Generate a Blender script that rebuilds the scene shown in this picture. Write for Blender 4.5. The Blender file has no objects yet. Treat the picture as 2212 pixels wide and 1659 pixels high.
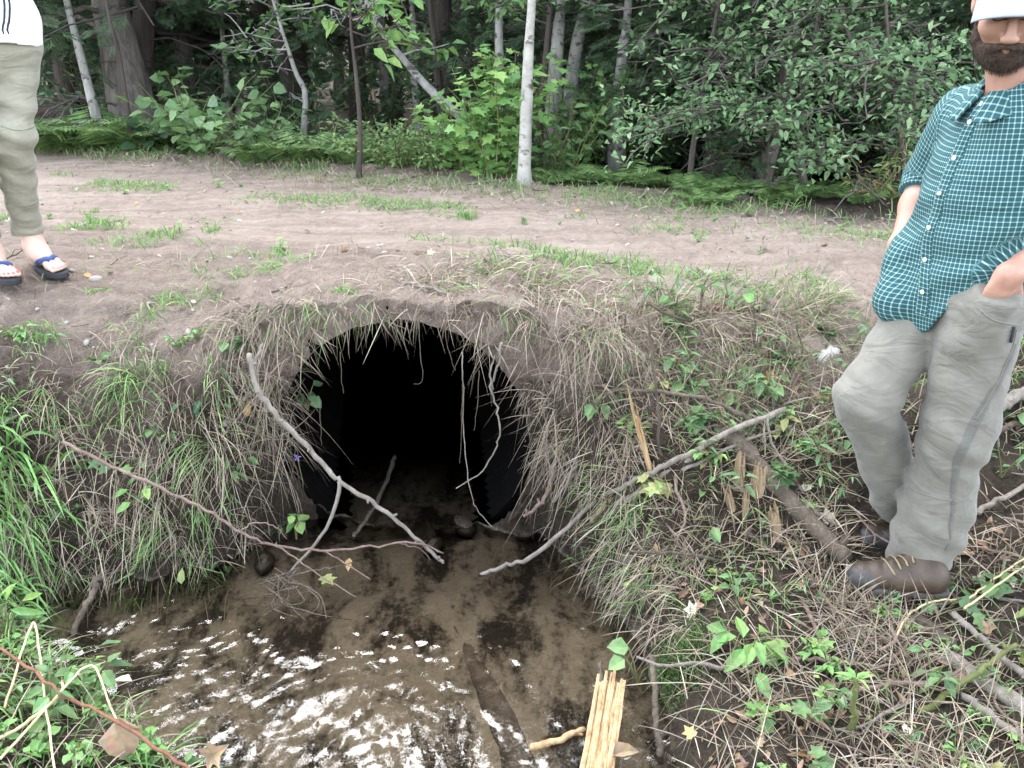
import bpy, math, random
import numpy as np
from mathutils import Vector, Matrix
sc = bpy.context.scene
col = sc.collection
random.seed(5)
R = np.random.default_rng(11)
U = R.uniform

# ---------------------------------------------------------------- camera, sky, sun, exposure
FPX, PITCH, CH = 1805.0, math.radians(22), 1.73          # focal length for a 2212 px wide picture, tilt, eye height over the water
cd = bpy.data.cameras.new('camera'); cam = bpy.data.objects.new('camera', cd); col.objects.link(cam)
cd.sensor_width = 36; cd.lens = 36*FPX/2212; cd.clip_end = 400; cd.clip_start = 0.05
cam.location = (0, 0, CH); cam.rotation_euler = (math.radians(90)-PITCH, 0, 0)
sc.camera = cam
SUN_AZ, SUN_EL = math.radians(-14), math.radians(53)
w = bpy.data.worlds.new('World'); sc.world = w; w.use_nodes = True
nt = w.node_tree
sky = nt.nodes.new('ShaderNodeTexSky'); sky.sky_type = 'NISHITA'; sky.sun_disc = False
sky.sun_elevation = SUN_EL; sky.sun_rotation = SUN_AZ; sky.dust_density = 1.0; sky.air_density = 1.0; sky.ozone_density = 1.0
bg = nt.nodes['Background']; bg.inputs[1].default_value = 0.15
hz = nt.nodes.new('ShaderNodeHueSaturation'); hz.inputs['Saturation'].default_value = .42      # overcast: paler than the clear-sky model
nt.links.new(sky.outputs[0], hz.inputs['Color']); nt.links.new(hz.outputs[0], bg.inputs[0])
sl = bpy.data.lights.new('sun', 'SUN'); sl.energy = 1.0; sl.angle = math.radians(80); sl.color = (1, .985, .97)
so = bpy.data.objects.new('sun', sl); col.objects.link(so)
sd = Vector((math.sin(SUN_AZ)*math.cos(SUN_EL), math.cos(SUN_AZ)*math.cos(SUN_EL), math.sin(SUN_EL)))
so.rotation_euler = (-sd).to_track_quat('-Z', 'Y').to_euler()
so.location = sd*30
sc.view_settings.view_transform = 'Standard'; sc.view_settings.look = 'None'
sc.view_settings.gamma = 1; sc.view_settings.use_curve_mapping = False
sc.view_settings.exposure = 3.28
sc.cycles.max_bounces = 7; sc.cycles.transparent_max_bounces = 8; sc.cycles.diffuse_bounces = 3
sc.cycles.caustics_reflective = False; sc.cycles.caustics_refractive = False

# ---------------------------------------------------------------- helpers
def ray(X, Y):
    u = (X-1106)/FPX; v = -(Y-829.5)/FPX; c, s = math.cos(PITCH), math.sin(PITCH)
    return np.array((u, c+v*s, -s+v*c))
def PZ(X, Y, z):                      # point of the photograph's pixel at height z
    r = ray(X, Y); return r*((z-CH)/r[2]) + (0, 0, CH)
def PY(X, Y, y):                      # ... at distance y
    r = ray(X, Y); return r*(y/r[1]) + (0, 0, CH)
def sstep(a, b, x):
    t = np.clip((x-a)/(b-a), 0, 1); return t*t*(3-2*t)
def hsh(ix, iy, iz, seed):
    h = (ix.astype(np.int64)*374761393 + iy.astype(np.int64)*668265263 + iz.astype(np.int64)*2147483647 + seed*974634727) & 0xffffffff
    h = ((h ^ (h >> 13))*1274126177) & 0xffffffff
    h = ((h ^ (h >> 16))*2246822519) & 0xffffffff
    return (h ^ (h >> 15)).astype(np.float64)/4294967295.0
def vn(x, y, z=0.0, seed=0):          # value noise in -1..1
    x, y, z = np.broadcast_arrays(np.asarray(x, float), np.asarray(y, float), np.asarray(z, float))
    ix, iy, iz = np.floor(x), np.floor(y), np.floor(z); fx, fy, fz = x-ix, y-iy, z-iz
    fx, fy, fz = (f*f*(3-2*f) for f in (fx, fy, fz)); o = 0
    for a in (0, 1):
        for b in (0, 1):
            for c in (0, 1):
                o = o + hsh(ix+a, iy+b, iz+c, seed)*(fx if a else 1-fx)*(fy if b else 1-fy)*(fz if c else 1-fz)
    return o*2-1
def fbm(x, y, z=0.0, seed=0, n=4):
    o, a, f = 0, .5, 1.0
    for i in range(n):
        o = o + a*vn(np.asarray(x)*f, np.asarray(y)*f, np.asarray(z)*f, seed+i); a *= .5; f *= 2.03
    return o

class Acc:                            # gathers pieces of ONE mesh
    def __init__(s): s.v = []; s.f = {}; s.n = 0
    def add(s, V, *Fs):
        V = np.asarray(V, float).reshape(-1, 3)
        for F in Fs:
            F = np.asarray(F, int)
            if F.size: s.f.setdefault(F.shape[1], []).append(F+s.n)
        s.v.append(V); s.n += len(V); return s
    def data(s): return (np.concatenate(s.v) if s.v else np.zeros((0, 3))), [np.concatenate(x) for x in s.f.values()]
def mesh(name, V, Fs, mats, smooth=True, midx=None, attr=None, uv=None):
    me = bpy.data.meshes.new(name); V = np.asarray(V, np.float32)
    Fs = [np.asarray(F, np.int32) for F in Fs if len(F)]
    me.vertices.add(len(V)); me.vertices.foreach_set('co', V.ravel())
    loops = np.concatenate([F.ravel() for F in Fs]); tot = np.concatenate([np.full(len(F), F.shape[1], np.int32) for F in Fs])
    me.loops.add(len(loops)); me.loops.foreach_set('vertex_index', loops)
    me.polygons.add(len(tot)); me.polygons.foreach_set('loop_start', np.concatenate(([0], np.cumsum(tot)[:-1])).astype(np.int32))
    me.polygons.foreach_set('loop_total', tot)
    me.polygons.foreach_set('use_smooth', np.full(len(tot), smooth, bool))
    for m in (mats if isinstance(mats, (list, tuple)) else [mats]): me.materials.append(m)
    if midx is not None: me.polygons.foreach_set('material_index', np.asarray(midx, np.int32))
    me.update(calc_edges=True)
    for k, a in (attr or {}).items():
        at = me.color_attributes.new(k, 'FLOAT_COLOR', 'POINT'); at.data.foreach_set('color', np.asarray(a, np.float32).ravel())
    if uv is not None:
        ul = me.uv_layers.new(name='UVMap'); ul.data.foreach_set('uv', np.asarray(uv, np.float32)[loops].ravel())
    return me
def obj(name, me, parent=None):
    o = bpy.data.objects.new(name, me); col.objects.link(o)
    if parent: o.parent = parent
    return o
def mk(name, acc, mats, parent=None, smooth=True, **k):
    V, F = acc.data() if isinstance(acc, Acc) else acc
    V = np.asarray(V, float); loc = None
    if parent is not None: V = V-np.array(parent.location)
    else:
        loc = np.array(((V[:, 0].min()+V[:, 0].max())/2, (V[:, 1].min()+V[:, 1].max())/2, V[:, 2].min())); V = V-loc
    o = obj(name, mesh(name, V, F, mats, smooth, **k), parent)
    if loc is not None: o.location = loc
    return o
def tag(o, label=None, cat=None, group=None, kind=None):
    if label: o['label'] = label
    if cat: o['category'] = cat
    if group: o['group'] = group
    if kind: o['kind'] = kind
    return o
def thing(name, label, cat, loc, group=None, rz=0, s=1):
    o = bpy.data.objects.new(name, None); o.empty_display_size = .05; col.objects.link(o); o.location = loc; o.rotation_euler = (0, 0, rz); o.scale = (s, s, s)
    return tag(o, label, cat, group)

def nrm(v): return v/np.maximum(np.linalg.norm(v, axis=-1, keepdims=True), 1e-9)
def strips(root, d, L, W, g, segs=4, side=None, curl=None, taper=.12):
    """bent blades: root (N,3), start direction (N,3), length, width, sag g"""
    root = np.asarray(root, float); N = len(root); d = nrm(np.asarray(d, float)); L = np.broadcast_to(L, N); W = np.broadcast_to(W, N); g = np.broadcast_to(g, N)
    if side is None: side = nrm(np.cross(d, R.normal(size=(N, 3))))
    t = np.linspace(0, 1, segs+1)
    c = root[:, None] + d[:, None]*(L[:, None]*t)[..., None]
    c[..., 2] -= (g*L)[:, None]*t**2
    if curl is not None: c += (curl[:, None]*(t**2)[None, :, None])
    wd = W[:, None]*.5*np.where(t < .5, 1-.15*(1-2*t), 1-(1-taper)*((t-.5)*2)**1.5)
    V = np.stack((c-side[:, None]*wd[..., None], c+side[:, None]*wd[..., None]), 2).reshape(-1, 3)
    b = (np.arange(N)*(segs+1)*2)[:, None] + (np.arange(segs)*2)[None]
    F = np.stack((b, b+1, b+3, b+2), -1).reshape(-1, 4)
    return V, F
def tube(P, rad, k=6, cap=True, wob=0.0, flat=None):
    P = np.asarray(P, float); n = len(P); rad = np.broadcast_to(rad, n).astype(float)
    T = np.gradient(P, axis=0); T = nrm(T); u = np.cross(T[0], (0.3, .2, 1)); 
    if np.linalg.norm(u) < .1: u = np.cross(T[0], (1, 0, 0))
    u = nrm(u); a = np.arange(k)*2*math.pi/k; V = []
    for i in range(n):
        u = nrm(u-T[i]*np.dot(u, T[i])); v = np.cross(T[i], u)
        rr = rad[i]*(1+wob*R.normal(size=k)) if wob else np.full(k, rad[i])
        V.append(P[i] + u*(np.cos(a)*rr)[:, None] + v*(np.sin(a)*rr*(flat or 1))[:, None])
    V = np.concatenate(V); i = (np.arange(n-1)*k)[:, None]; j = np.arange(k)[None]
    F = np.stack((i+j, i+(j+1) % k, i+k+(j+1) % k, i+k+j), -1).reshape(-1, 4)
    if cap:
        V = np.concatenate((V, P[:1], P[-1:])); m = n*k
        jj = np.arange(k); T1 = np.stack((np.full(k, m), (jj+1) % k, jj), -1); T2 = np.stack((np.full(k, m+1), (n-1)*k+jj, (n-1)*k+(jj+1) % k), -1)
        return V, F, np.concatenate((T1, T2))
    return V, F
def smooth_path(P, n=24, jit=0.0):
    P = np.asarray(P, float); t = np.linspace(0, len(P)-1, n); i = np.clip(t.astype(int), 0, len(P)-2); f = (t-i)[:, None]
    p0 = P[np.maximum(i-1, 0)]; p1 = P[i]; p2 = P[i+1]; p3 = P[np.minimum(i+2, len(P)-1)]
    Q = .5*((2*p1)+(-p0+p2)*f+(2*p0-5*p1+4*p2-p3)*f*f+(-p0+3*p1-3*p2+p3)*f**3)
    if jit: Q[1:-1] += R.normal(size=(n-2, 3))*jit
    return Q
def frames(nv, head=None):
    """rotation matrices with columns (side, forward, normal)"""
    nv = nrm(np.asarray(nv, float)); N = len(nv)
    h = R.normal(size=(N, 3)) if head is None else np.asarray(head, float)
    y = nrm(h-nv*(h*nv).sum(1, keepdims=True)); x = np.cross(y, nv)
    return np.stack((x, y, nv), -1)
def inst(T, M, pos, s=1.0):
    TV, TF = T; N = len(pos); s = np.broadcast_to(np.asarray(s, float), N)
    V = np.einsum('nij,kj->nki', M, TV)*s[:, None, None] + np.asarray(pos)[:, None]
    off = (np.arange(N)*len(TV))[:, None, None]
    return (V.reshape(-1, 3),) + tuple((F[None]+off).reshape(-1, F.shape[1]) for F in TF)
def leafT(w=.5, droop=.12, fold=.12, kind='oval'):
    if kind == 'rhomb':
        return np.array([(0, 0, 0), (-w/2, .45, fold), (0, 1, -droop), (w/2, .45, fold)]), [np.array([(0, 2, 1), (0, 3, 2)])]
    rib = [(0, 0, 0), (0, .3, -droop*.1), (0, .68, -droop*.45), (0, 1, -droop)]
    lf = [(-w*.5, .28, fold), (-w*.36, .66, fold*.5-droop*.4)]; rt = [(w*.5, .32, fold), (w*.36, .7, fold*.5-droop*.4)]
    return np.array(rib+lf+rt, float), [np.array([(0, 1, 4), (2, 3, 5), (0, 6, 1), (2, 7, 3)]), np.array([(1, 2, 5, 4), (1, 6, 7, 2)])]
def mapleT():
    o = [(0, 0), (-.22, -.05), (-.48, .12), (-.3, .3), (-.55, .6), (-.2, .62), (0, 1), (.2, .62), (.55, .58), (.3, .3), (.48, .1), (.22, -.05)]
    V = [(0, .35, -.06)] + [(x, y, .05*abs(x)-.1*y*y+R.normal()*.012) for x, y in o]
    n = len(o); return np.array(V), [np.array([(0, 1+i, 1+(i+1) % n)[::-1] for i in range(n)])]
OVAL, RHOMB, MAPLE = leafT(), leafT(.55, .15, .1, 'rhomb'), mapleT()
LANCE = leafT(.26, .3, .06); ROUND = leafT(.85, .1, .1)

# ---------------------------------------------------------------- materials
def newmat(name):
    m = bpy.data.materials.new(name); m.use_nodes = True; n = m.node_tree.nodes; b = n['Principled BSDF']
    return m, n, m.node_tree.links, b
def ramp(n, stops, interp='LINEAR'):
    r = n.new('ShaderNodeValToRGB'); r.color_ramp.interpolation = interp; e = r.color_ramp.elements
    while len(e) < len(stops): e.new(.5)
    for q, (p, c) in zip(e, stops): q.position = p; q.color = (*c, 1)
    return r
def noise(n, l, scale, detail=4, rough=.6, vec=None, dist=0):
    t = n.new('ShaderNodeTexNoise'); t.inputs['Scale'].default_value = scale; t.inputs['Detail'].default_value = detail
    t.inputs['Roughness'].default_value = rough; t.inputs['Distortion'].default_value = dist
    if vec is not None: l.new(vec, t.inputs['Vector'])
    return t
def objvec(n, l, scale=(1, 1, 1)):
    c = n.new('ShaderNodeTexCoord'); m = n.new('ShaderNodeMapping'); m.inputs['Scale'].default_value = scale
    l.new(c.outputs['Object'], m.inputs['Vector']); return m.outputs['Vector']
def math_(n, l, op, a, b=None):
    m = n.new('ShaderNodeMath'); m.operation = op
    for i, x in enumerate((a, b)):
        if x is None: continue
        if isinstance(x, (int, float)): m.inputs[i].default_value = x
        else: l.new(x, m.inputs[i])
    return m.outputs[0]
def mixc(n, l, f, a, b, mode='MIX'):
    m = n.new('ShaderNodeMix'); m.data_type = 'RGBA'; m.blend_type = mode
    for i, x in ((0, f), (6, a), (7, b)):
        if isinstance(x, (int, float)): m.inputs[i].default_value = x
        elif isinstance(x, tuple): m.inputs[i].default_value = (*x, 1)
        else: l.new(x, m.inputs[i])
    return m.outputs[2]
def bump(n, l, h, b, strength=.5, dist=.01, prev=None):
    u = n.new('ShaderNodeBump'); u.inputs['Strength'].default_value = strength; u.inputs['Distance'].default_value = dist
    l.new(h, u.inputs['Height'])
    if prev is not None: l.new(prev, u.inputs['Normal'])
    if b is not None: l.new(u.outputs[0], b.inputs['Normal'])
    return u.outputs[0]
def leafmat(name, cols, trans=.3, rough=.5, spot=None):
    m, n, l, b = newmat(name)
    g = n.new('ShaderNodeNewGeometry'); r = ramp(n, [(i/(len(cols)-1) if len(cols) > 1 else 0, c) for i, c in enumerate(cols)])
    l.new(g.outputs['Random Per Island'], r.inputs[0]); cc = r.outputs[0]
    nz = noise(n, l, 60, 2, .5, objvec(n, l)); cc = mixc(n, l, .55, cc, nz.outputs['Color'], 'OVERLAY') if spot is None else cc
    if spot is not None:
        rr = ramp(n, [(.5, (0, 0, 0)), (.62, (1, 1, 1))]); l.new(nz.outputs[0], rr.inputs[0]); cc = mixc(n, l, rr.outputs[0], cc, spot)
    hs = n.new('ShaderNodeHueSaturation'); hs.inputs['Saturation'].default_value = .9; l.new(cc, hs.inputs['Color']); cc = hs.outputs[0]
    l.new(cc, b.inputs['Base Color']); b.inputs['Roughness'].default_value = rough; b.inputs['Specular IOR Level'].default_value = .35
    t = n.new('ShaderNodeBsdfTranslucent'); l.new(cc, t.inputs[0]); mx = n.new('ShaderNodeMixShader'); mx.inputs[0].default_value = trans
    l.new(b.outputs[0], mx.inputs[1]); l.new(t.outputs[0], mx.inputs[2]); l.new(mx.outputs[0], n['Material Output'].inputs[0])
    return m
def barkmat(name, c1, c2, scale=9, stretch=.18, bs=.8, spots=None):
    m, n, l, b = newmat(name); v = objvec(n, l, (1, 1, stretch))
    t = noise(n, l, scale, 6, .65, v, .4); r = ramp(n, [(.3, c1), (.7, c2)]); l.new(t.outputs[0], r.inputs[0]); cc = r.outputs[0]
    if spots is not None:
        s = noise(n, l, scale*.9, 3, .6, objvec(n, l, (1, 1, 1.6))); rr = ramp(n, [(.56, (0, 0, 0)), (.64, (1, 1, 1))]); l.new(s.outputs[0], rr.inputs[0])
        cc = mixc(n, l, rr.outputs[0], cc, spots)
    l.new(cc, b.inputs['Base Color']); b.inputs['Roughness'].default_value = .9; b.inputs['Specular IOR Level'].default_value = .2
    t2 = noise(n, l, scale*3, 5, .6, v, .6); bump(n, l, t2.outputs[0], b, bs, .02); return m
def plain(name, c, rough=.6, c2=None, scale=30, bs=.2, bd=.004, spec=.4):
    m, n, l, b = newmat(name); b.inputs['Roughness'].default_value = rough; b.inputs['Specular IOR Level'].default_value = spec
    t = noise(n, l, scale, 5, .6, objvec(n, l)); r = ramp(n, [(.3, c), (.7, c2 or tuple(x*1.25 for x in c))]); l.new(t.outputs[0], r.inputs[0]); l.new(r.outputs[0], b.inputs['Base Color'])
    bump(n, l, t.outputs[0], b, bs, bd); return m
M = {}
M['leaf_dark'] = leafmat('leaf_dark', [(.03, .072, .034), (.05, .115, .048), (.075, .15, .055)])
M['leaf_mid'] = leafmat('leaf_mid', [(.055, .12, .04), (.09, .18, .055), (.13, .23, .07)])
M['leaf_bright'] = leafmat('leaf_bright', [(.09, .22, .05), (.15, .31, .07), (.22, .36, .08)], .35)
M['leaf_alder'] = leafmat('leaf_alder', [(.07, .15, .06), (.16, .29, .12), (.27, .40, .19)], .48)
M['leaf_yellow'] = leafmat('leaf_yellow', [(.18, .26, .07), (.26, .31, .09), (.28, .25, .10)], .35)
M['leaf_brown'] = leafmat('leaf_brown', [(.10, .05, .025), (.2, .115, .06), (.3, .2, .12), (.16, .075, .035)], .15, .7)
M['leaf_orange'] = leafmat('leaf_orange', [(.34, .14, .04), (.4, .24, .08), (.36, .17, .07)], .2, .6)
M['leaf_pale'] = leafmat('leaf_pale', [(.45, .42, .33), (.5, .46, .36)], .2, .6)
M['cedar'] = leafmat('cedar', [(.034, .066, .034), (.06, .11, .05), (.10, .16, .07)], .25)
M['fern'] = leafmat('fern', [(.07, .15, .045), (.12, .22, .055), (.19, .28, .075)], .3)
M['grass'] = leafmat('grass', [(.05, .13, .03), (.11, .24, .05), (.18, .32, .075), (.25, .30, .11)], .3, .45)
M['sedge'] = leafmat('sedge', [(.06, .17, .03), (.11, .27, .05), (.16, .34, .07)], .3, .38)
M['straw'] = leafmat('straw', [(.13, .10, .065), (.24, .19, .125), (.34, .285, .2), (.19, .14, .09), (.42, .36, .27)], .15, .6)
M['roots'] = leafmat('roots', [(.10, .075, .055), (.2, .155, .11), (.29, .24, .17), (.14, .11, .075)], .05, .7)
M['moss'] = leafmat('moss', [(.03, .07, .012), (.06, .12, .02), (.09, .16, .03)], .2, .7)
M['bark_dark'] = barkmat('bark_dark', (.03, .025, .022), (.085, .07, .06), 14, .12)
M['bark_cedar'] = barkmat('bark_cedar', (.05, .042, .038), (.15, .13, .115), 22, .06, 1)
M['bark_grey'] = barkmat('bark_grey', (.12, .115, .105), (.3, .29, .265), 11, .3, .5, (.06, .055, .05))
M['bark_birch'] = barkmat('bark_birch', (.22, .21, .19), (.40, .385, .35), 9, 1.6, .35, (.09, .08, .07))
M['stick'] = barkmat('stick', (.10, .085, .07), (.235, .21, .18), 30, .3, .5)
M['stick_red'] = barkmat('stick_red', (.10, .065, .052), (.2, .15, .125), 30, .3, .4)
M['stick_dark'] = barkmat('stick_dark', (.05, .04, .03), (.13, .105, .08), 24, .25, .7)
M['stick_green'] = barkmat('stick_green', (.07, .085, .03), (.13, .14, .05), 30, .3, .3)
M['stem_red'] = barkmat('stem_red', (.10, .045, .028), (.18, .09, .055), 30, .3, .3)
M['wood'] = barkmat('wood', (.26, .155, .075), (.52, .37, .21), 40, .12, .6)
M['wood_old'] = barkmat('wood_old', (.13, .09, .055), (.36, .27, .17), 30, .05, .8)
M['stone'] = plain('stone', (.15, .135, .12), .85, (.32, .295, .27), 14, .4)
M['stem'] = plain('stem', (.07, .09, .03), .6, (.13, .13, .05))
# ---------------------------------------------------------------- the lie of the land (z = 0 is the water)
def ip(x, pts): p = np.array(pts, float); return np.interp(x, p[:, 0], p[:, 1])
YLIP = [(-30, 6.5), (-6, 3.9), (-3, 3.35), (-1.9, 3.08), (-1.2, 3.05), (-.95, 3.02), (-.85, 2.95), (-.35, 2.93), (.07, 2.9), (.3, 2.8), (.9, 2.92), (1.3, 3.08), (2, 3.25), (4, 3.3), (8, 3.0), (30, 1)]
WF = [(-30, .7), (-1.5, .62), (-1.05, .5), (-.94, .25), (-.86, .1), (.1, .1), (.3, .42), (.6, .72), (1.0, .8), (1.2, .72), (1.5, .8), (30, .9)]
def ylip(x): return ip(x, YLIP) + .05*fbm(x*1.7, 3.1, seed=4)
def wface(x): return ip(x, WF)
PIPE_C, PIPE_R, PIPE_Y = (-.395, .36), .475, 2.86
def xr(y): return ip(y, [(-4, .9), (.5, .5), (1.63, .43), (1.99, .42), (2.33, .34), (2.76, .19), (3, .12), (3.4, .1)])
def xl(y): return ip(y, [(-4, -.1), (.8, -.35), (1.4, -.66), (1.63, -.83), (1.8, -1.05), (2.0, -1.35), (2.3, -1.6), (2.6, -1.7), (3.5, -1.8)])
def zlow(x, y):
    bed = -.075 + .03*fbm(x*4, y*4, seed=20) + .055*np.exp(-((x+.12)**2/.12+(y-2.72)**2/.012)) + .05*np.exp(-((x+.72)**2/.1+(y-2.62)**2/.02))
    d = x-xr(y)-.035*fbm(x*2, y*6, seed=3); hs = ip(y, [(1.2, .12), (1.7, .14), (2.2, .2), (2.6, .3), (3, .35)])
    right = hs*sstep(-.02, .13, d) + .09*np.clip(d-.1, 0, 1.2)
    e = xl(y)-x-.06*fbm(x*2, y*5, seed=9)
    left = .13*sstep(-.02, .2, e) + .10*np.clip(e-.15, 0, 1.0)
    t = np.maximum(sstep(-.04, .02, d), sstep(-.06, .02, e))
    bank = np.maximum(right, left) + .03*fbm(x*3, y*3, seed=31)*t
    return bed*(1-t) + np.maximum(bank, bed)*t
def ztop(x, y):
    s = y+.4*x
    z = .87 + .0*x - .028*np.exp(-((s-3.95)/.22)**2) - .03*np.exp(-((s-5.2)/.26)**2) + .012*np.exp(-((s-4.6)/.2)**2)
    z = z + .028*fbm(x*2.2, y*2.2, seed=50) + .012*fbm(x*9, y*9, seed=51)*(1-.5*np.exp(-((s-3.95)/.4)**2))
    z = z - .05*sstep(.35, .0, y-ylip(x)) + .085*np.exp(-((x+.36)/.55)**4)*sstep(1.3, .3, y-ylip(x))
    z = z + .05*np.exp(-((s-5.95)/.22)**2)*(x < 0.2) - .16*sstep(5.9, 6.6, s) + .1*fbm(x*.5, y*.5, seed=52)*sstep(6, 9, s) + 9*sstep(24, 44, y)
    return z
def prof(x, t):
    L = np.interp(t, [0, .27, .52, .78, 1], [0, .40, .79, .93, 1]); Rr = np.interp(t, [0, .18, .29, .41, .59, .82, 1], [0, .11, .26, .43, .58, .76, 1])
    wl = sstep(-.84, -1.0, x); wr = sstep(.05, .35, x); return L*wl + Rr*wr + t*(1-wl-wr)
def gz(x, y):
    x = np.asarray(x, float); y = np.asarray(y, float); yl = ylip(x); wf = wface(x); t = (y-(yl-wf))/wf
    zb, zt = zlow(x, yl-wf), ztop(x, yl)
    zf = zb+(zt-zb)*prof(x, np.clip(t, 0, 1))
    return np.where(t < 0, zlow(x, np.minimum(y, yl-wf)), np.where(t > 1, ztop(x, np.maximum(y, yl)), zf))
def G(x, y): return np.array((x, y, float(gz(x, y))))
def PG(X, Y, it=60):
    """where the ray of a pixel meets the ground"""
    r = ray(X, Y); t = np.linspace(1.2, 13, 500); p = r[None]*t[:, None]+(0, 0, CH); h = p[:, 2]-gz(p[:, 0], p[:, 1]); i = max(1, np.argmax(h < 0)); f = h[i-1]/(h[i-1]-h[i])
    return p[i-1]*(1-f)+p[i]*f if (h < 0).any() else PZ(X, Y, .8)
def normal(x, y, e=.03):
    return nrm(np.stack((-(gz(x+e, y)-gz(x-e, y))/(2*e), -(gz(x, y+e)-gz(x, y-e))/(2*e), np.ones_like(np.asarray(x, float))), -1))

xs = np.concatenate((-2.6-np.geomspace(.04, 34, 46)[::-1], np.arange(-2.6, 2.6, .022), 2.6+np.geomspace(.04, 34, 46)))
nl, nf, nu = 90, 46, 150
tl = np.linspace(0, 1, nl)**.62; tf = np.linspace(0, 1, nf); tu = np.concatenate((np.linspace(0, .1, 110), .1+.9*np.linspace(0, 1, nu-109)[1:]**2.2))
Xg, rows = [], []
yl, wf = ylip(xs), wface(xs)
Yl = -6 + (yl-wf+6)[:, None]*tl[None]; Zl = zlow(xs[:, None], Yl)
Yf = (yl-wf)[:, None]+wf[:, None]*tf[None]; zb = Zl[:, -1:]; zt = ztop(xs, yl)[:, None]
Zf = zb+(zt-zb)*prof(xs[:, None], tf[None]); inp = sstep(-1.0, -.88, xs)*sstep(.35, .15, xs)
Yf = Yf - inp[:, None]*.09*np.sin(tf*math.pi*.5)[None]**2
Yu = (yl[:, None]-inp[:, None]*.09*(1-tu[None]/.1).clip(0, 1)) + (42-yl)[:, None]*tu[None]; Zu = ztop(xs[:, None], Yu)
Yg = np.concatenate((Yl, Yf[:, 1:], Yu[:, 1:]), 1); Zg = np.concatenate((Zl, Zf[:, 1:], Zu[:, 1:]), 1); Xg = np.repeat(xs[:, None], Yg.shape[1], 1)
face = np.zeros_like(Yg); face[:, nl-1:nl+nf] = 1
# clods and lumps on the bare face and slopes
amp = (1+.9*np.clip(fbm(Xg*1.5, Yg*1.5, seed=77)*2+.3, 0, 1))*np.where(Zg > .03, 1, .25)*np.where(np.abs(Xg) < 3, 1, .3)
near = sstep(.8, 0, Yg-yl[:, None])*(Yg > (yl-wf)[:, None]-.1)
Zg += amp*(.015*fbm(Xg*22, Yg*22, Zg*22, seed=70) + near*.042*fbm(Xg*9, Yg*9, Zg*9, seed=71)*(Yg > (yl-wf)[:, None]))
Yg = Yg - face*(.06*fbm(Xg*7, Zg*7, 0, seed=72)+.06*np.abs(fbm(Xg*17, Zg*17, 0, seed=73)))*np.minimum(1, wf[:, None]/.1)
nx, ny = Xg.shape; idx = np.arange(nx*ny).reshape(nx, ny)
Fq = np.stack((idx[:-1, :-1], idx[1:, :-1], idx[1:, 1:], idx[:-1, 1:]), -1).reshape(-1, 4)
Vg = np.stack((Xg, Yg, Zg), -1).reshape(-1, 3)
c = Vg[Fq].mean(1); hole = (np.hypot(c[:, 0]-PIPE_C[0], c[:, 2]-PIPE_C[1]) < PIPE_R*.985) & (c[:, 1] > 2.5) & (c[:, 1] < 3.05) & (c[:, 2] < .86) & (c[:, 2] > .0)
hv = np.zeros(len(Vg), bool); hv[Fq[hole]] = True; Fq = Fq[~hole]; rv = np.zeros(len(Vg), bool); rv[Fq] = True; hv &= rv
dx_, dz_ = Vg[hv, 0]-PIPE_C[0], Vg[hv, 2]-PIPE_C[1]; q_ = PIPE_R*.99/np.hypot(dx_, dz_); k_ = Vg[hv, 2] > .03
Vg[hv, 0] = np.where(k_, PIPE_C[0]+dx_*q_, Vg[hv, 0]); Vg[hv, 2] = np.where(k_, PIPE_C[1]+dz_*q_, Vg[hv, 2])
s = (Vg[:, 1]+.4*Vg[:, 0]); yv = Vg[:, 1]-ylip(Vg[:, 0])
nz = .25*fbm(Vg[:, 0]*2, Vg[:, 1]*2, seed=80)
road = np.where(yv > 0, 1-sstep(5.25, 6.0, s+.11*Vg[:, 0]+nz), 0)
road = np.maximum(road*(.52+.48*sstep(3.2, 3.7, s+nz*.6)), .6*sstep(-.5, -.1, yv+nz*.5)*(Vg[:, 0] < 1.5))
road = road*np.where((yv < 0) & (np.abs(Vg[:, 0]+.35) < .9), sstep(.45, .75, Vg[:, 2]), 1)  # face soil darkened low round the pipe mouth, standing in for the hollow's shade
bedm = sstep(.015, -.02, Vg[:, 2])*(Vg[:, 1] < 3.3)
hum = 1-np.clip(road*1.4, 0, 1)
zone = np.stack((road, bedm, hum, np.ones_like(road)), -1)

m, n, l, b = newmat('ground'); M['ground'] = m
at = n.new('ShaderNodeAttribute'); at.attribute_name = 'zone'; sp = n.new('ShaderNodeSeparateColor'); l.new(at.outputs['Color'], sp.inputs[0])
v = objvec(n, l)
n1 = noise(n, l, 2.2, 6, .65, v); n2 = noise(n, l, 28, 6, .7, v); n3 = noise(n, l, 130, 4, .6, v)
ra = ramp(n, [(.25, (.20, .157, .125)), (.55, (.345, .285, .238)), (.8, (.43, .37, .318))]); l.new(math_(n, l, 'ADD', math_(n, l, 'MULTIPLY', n1.outputs[0], .55), math_(n, l, 'MULTIPLY', n2.outputs[0], .45)), ra.inputs[0])
rb = ramp(n, [(.3, (.07, .053, .043)), (.6, (.13, .1, .083)), (.8, (.19, .15, .13))]); l.new(n2.outputs[0], rb.inputs[0])
rh = ramp(n, [(.3, (.022, .017, .012)), (.6, (.055, .042, .03)), (.8, (.11, .085, .06))]); l.new(n2.outputs[0], rh.inputs[0])
e1 = ramp(n, [(.32, (0, 0, 0)), (.75, (1, 1, 1))]); l.new(sp.outputs[0], e1.inputs[0])
e2 = ramp(n, [(.02, (0, 0, 0)), (.3, (1, 1, 1))]); l.new(sp.outputs[0], e2.inputs[0])
mp = n.new('ShaderNodeMapping'); mp.vector_type = 'POINT'; mp.inputs['Rotation'].default_value = (0, 0, .38); mp.inputs['Scale'].default_value = (.35, 9, 1); l.new(v, mp.inputs[0])
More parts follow.
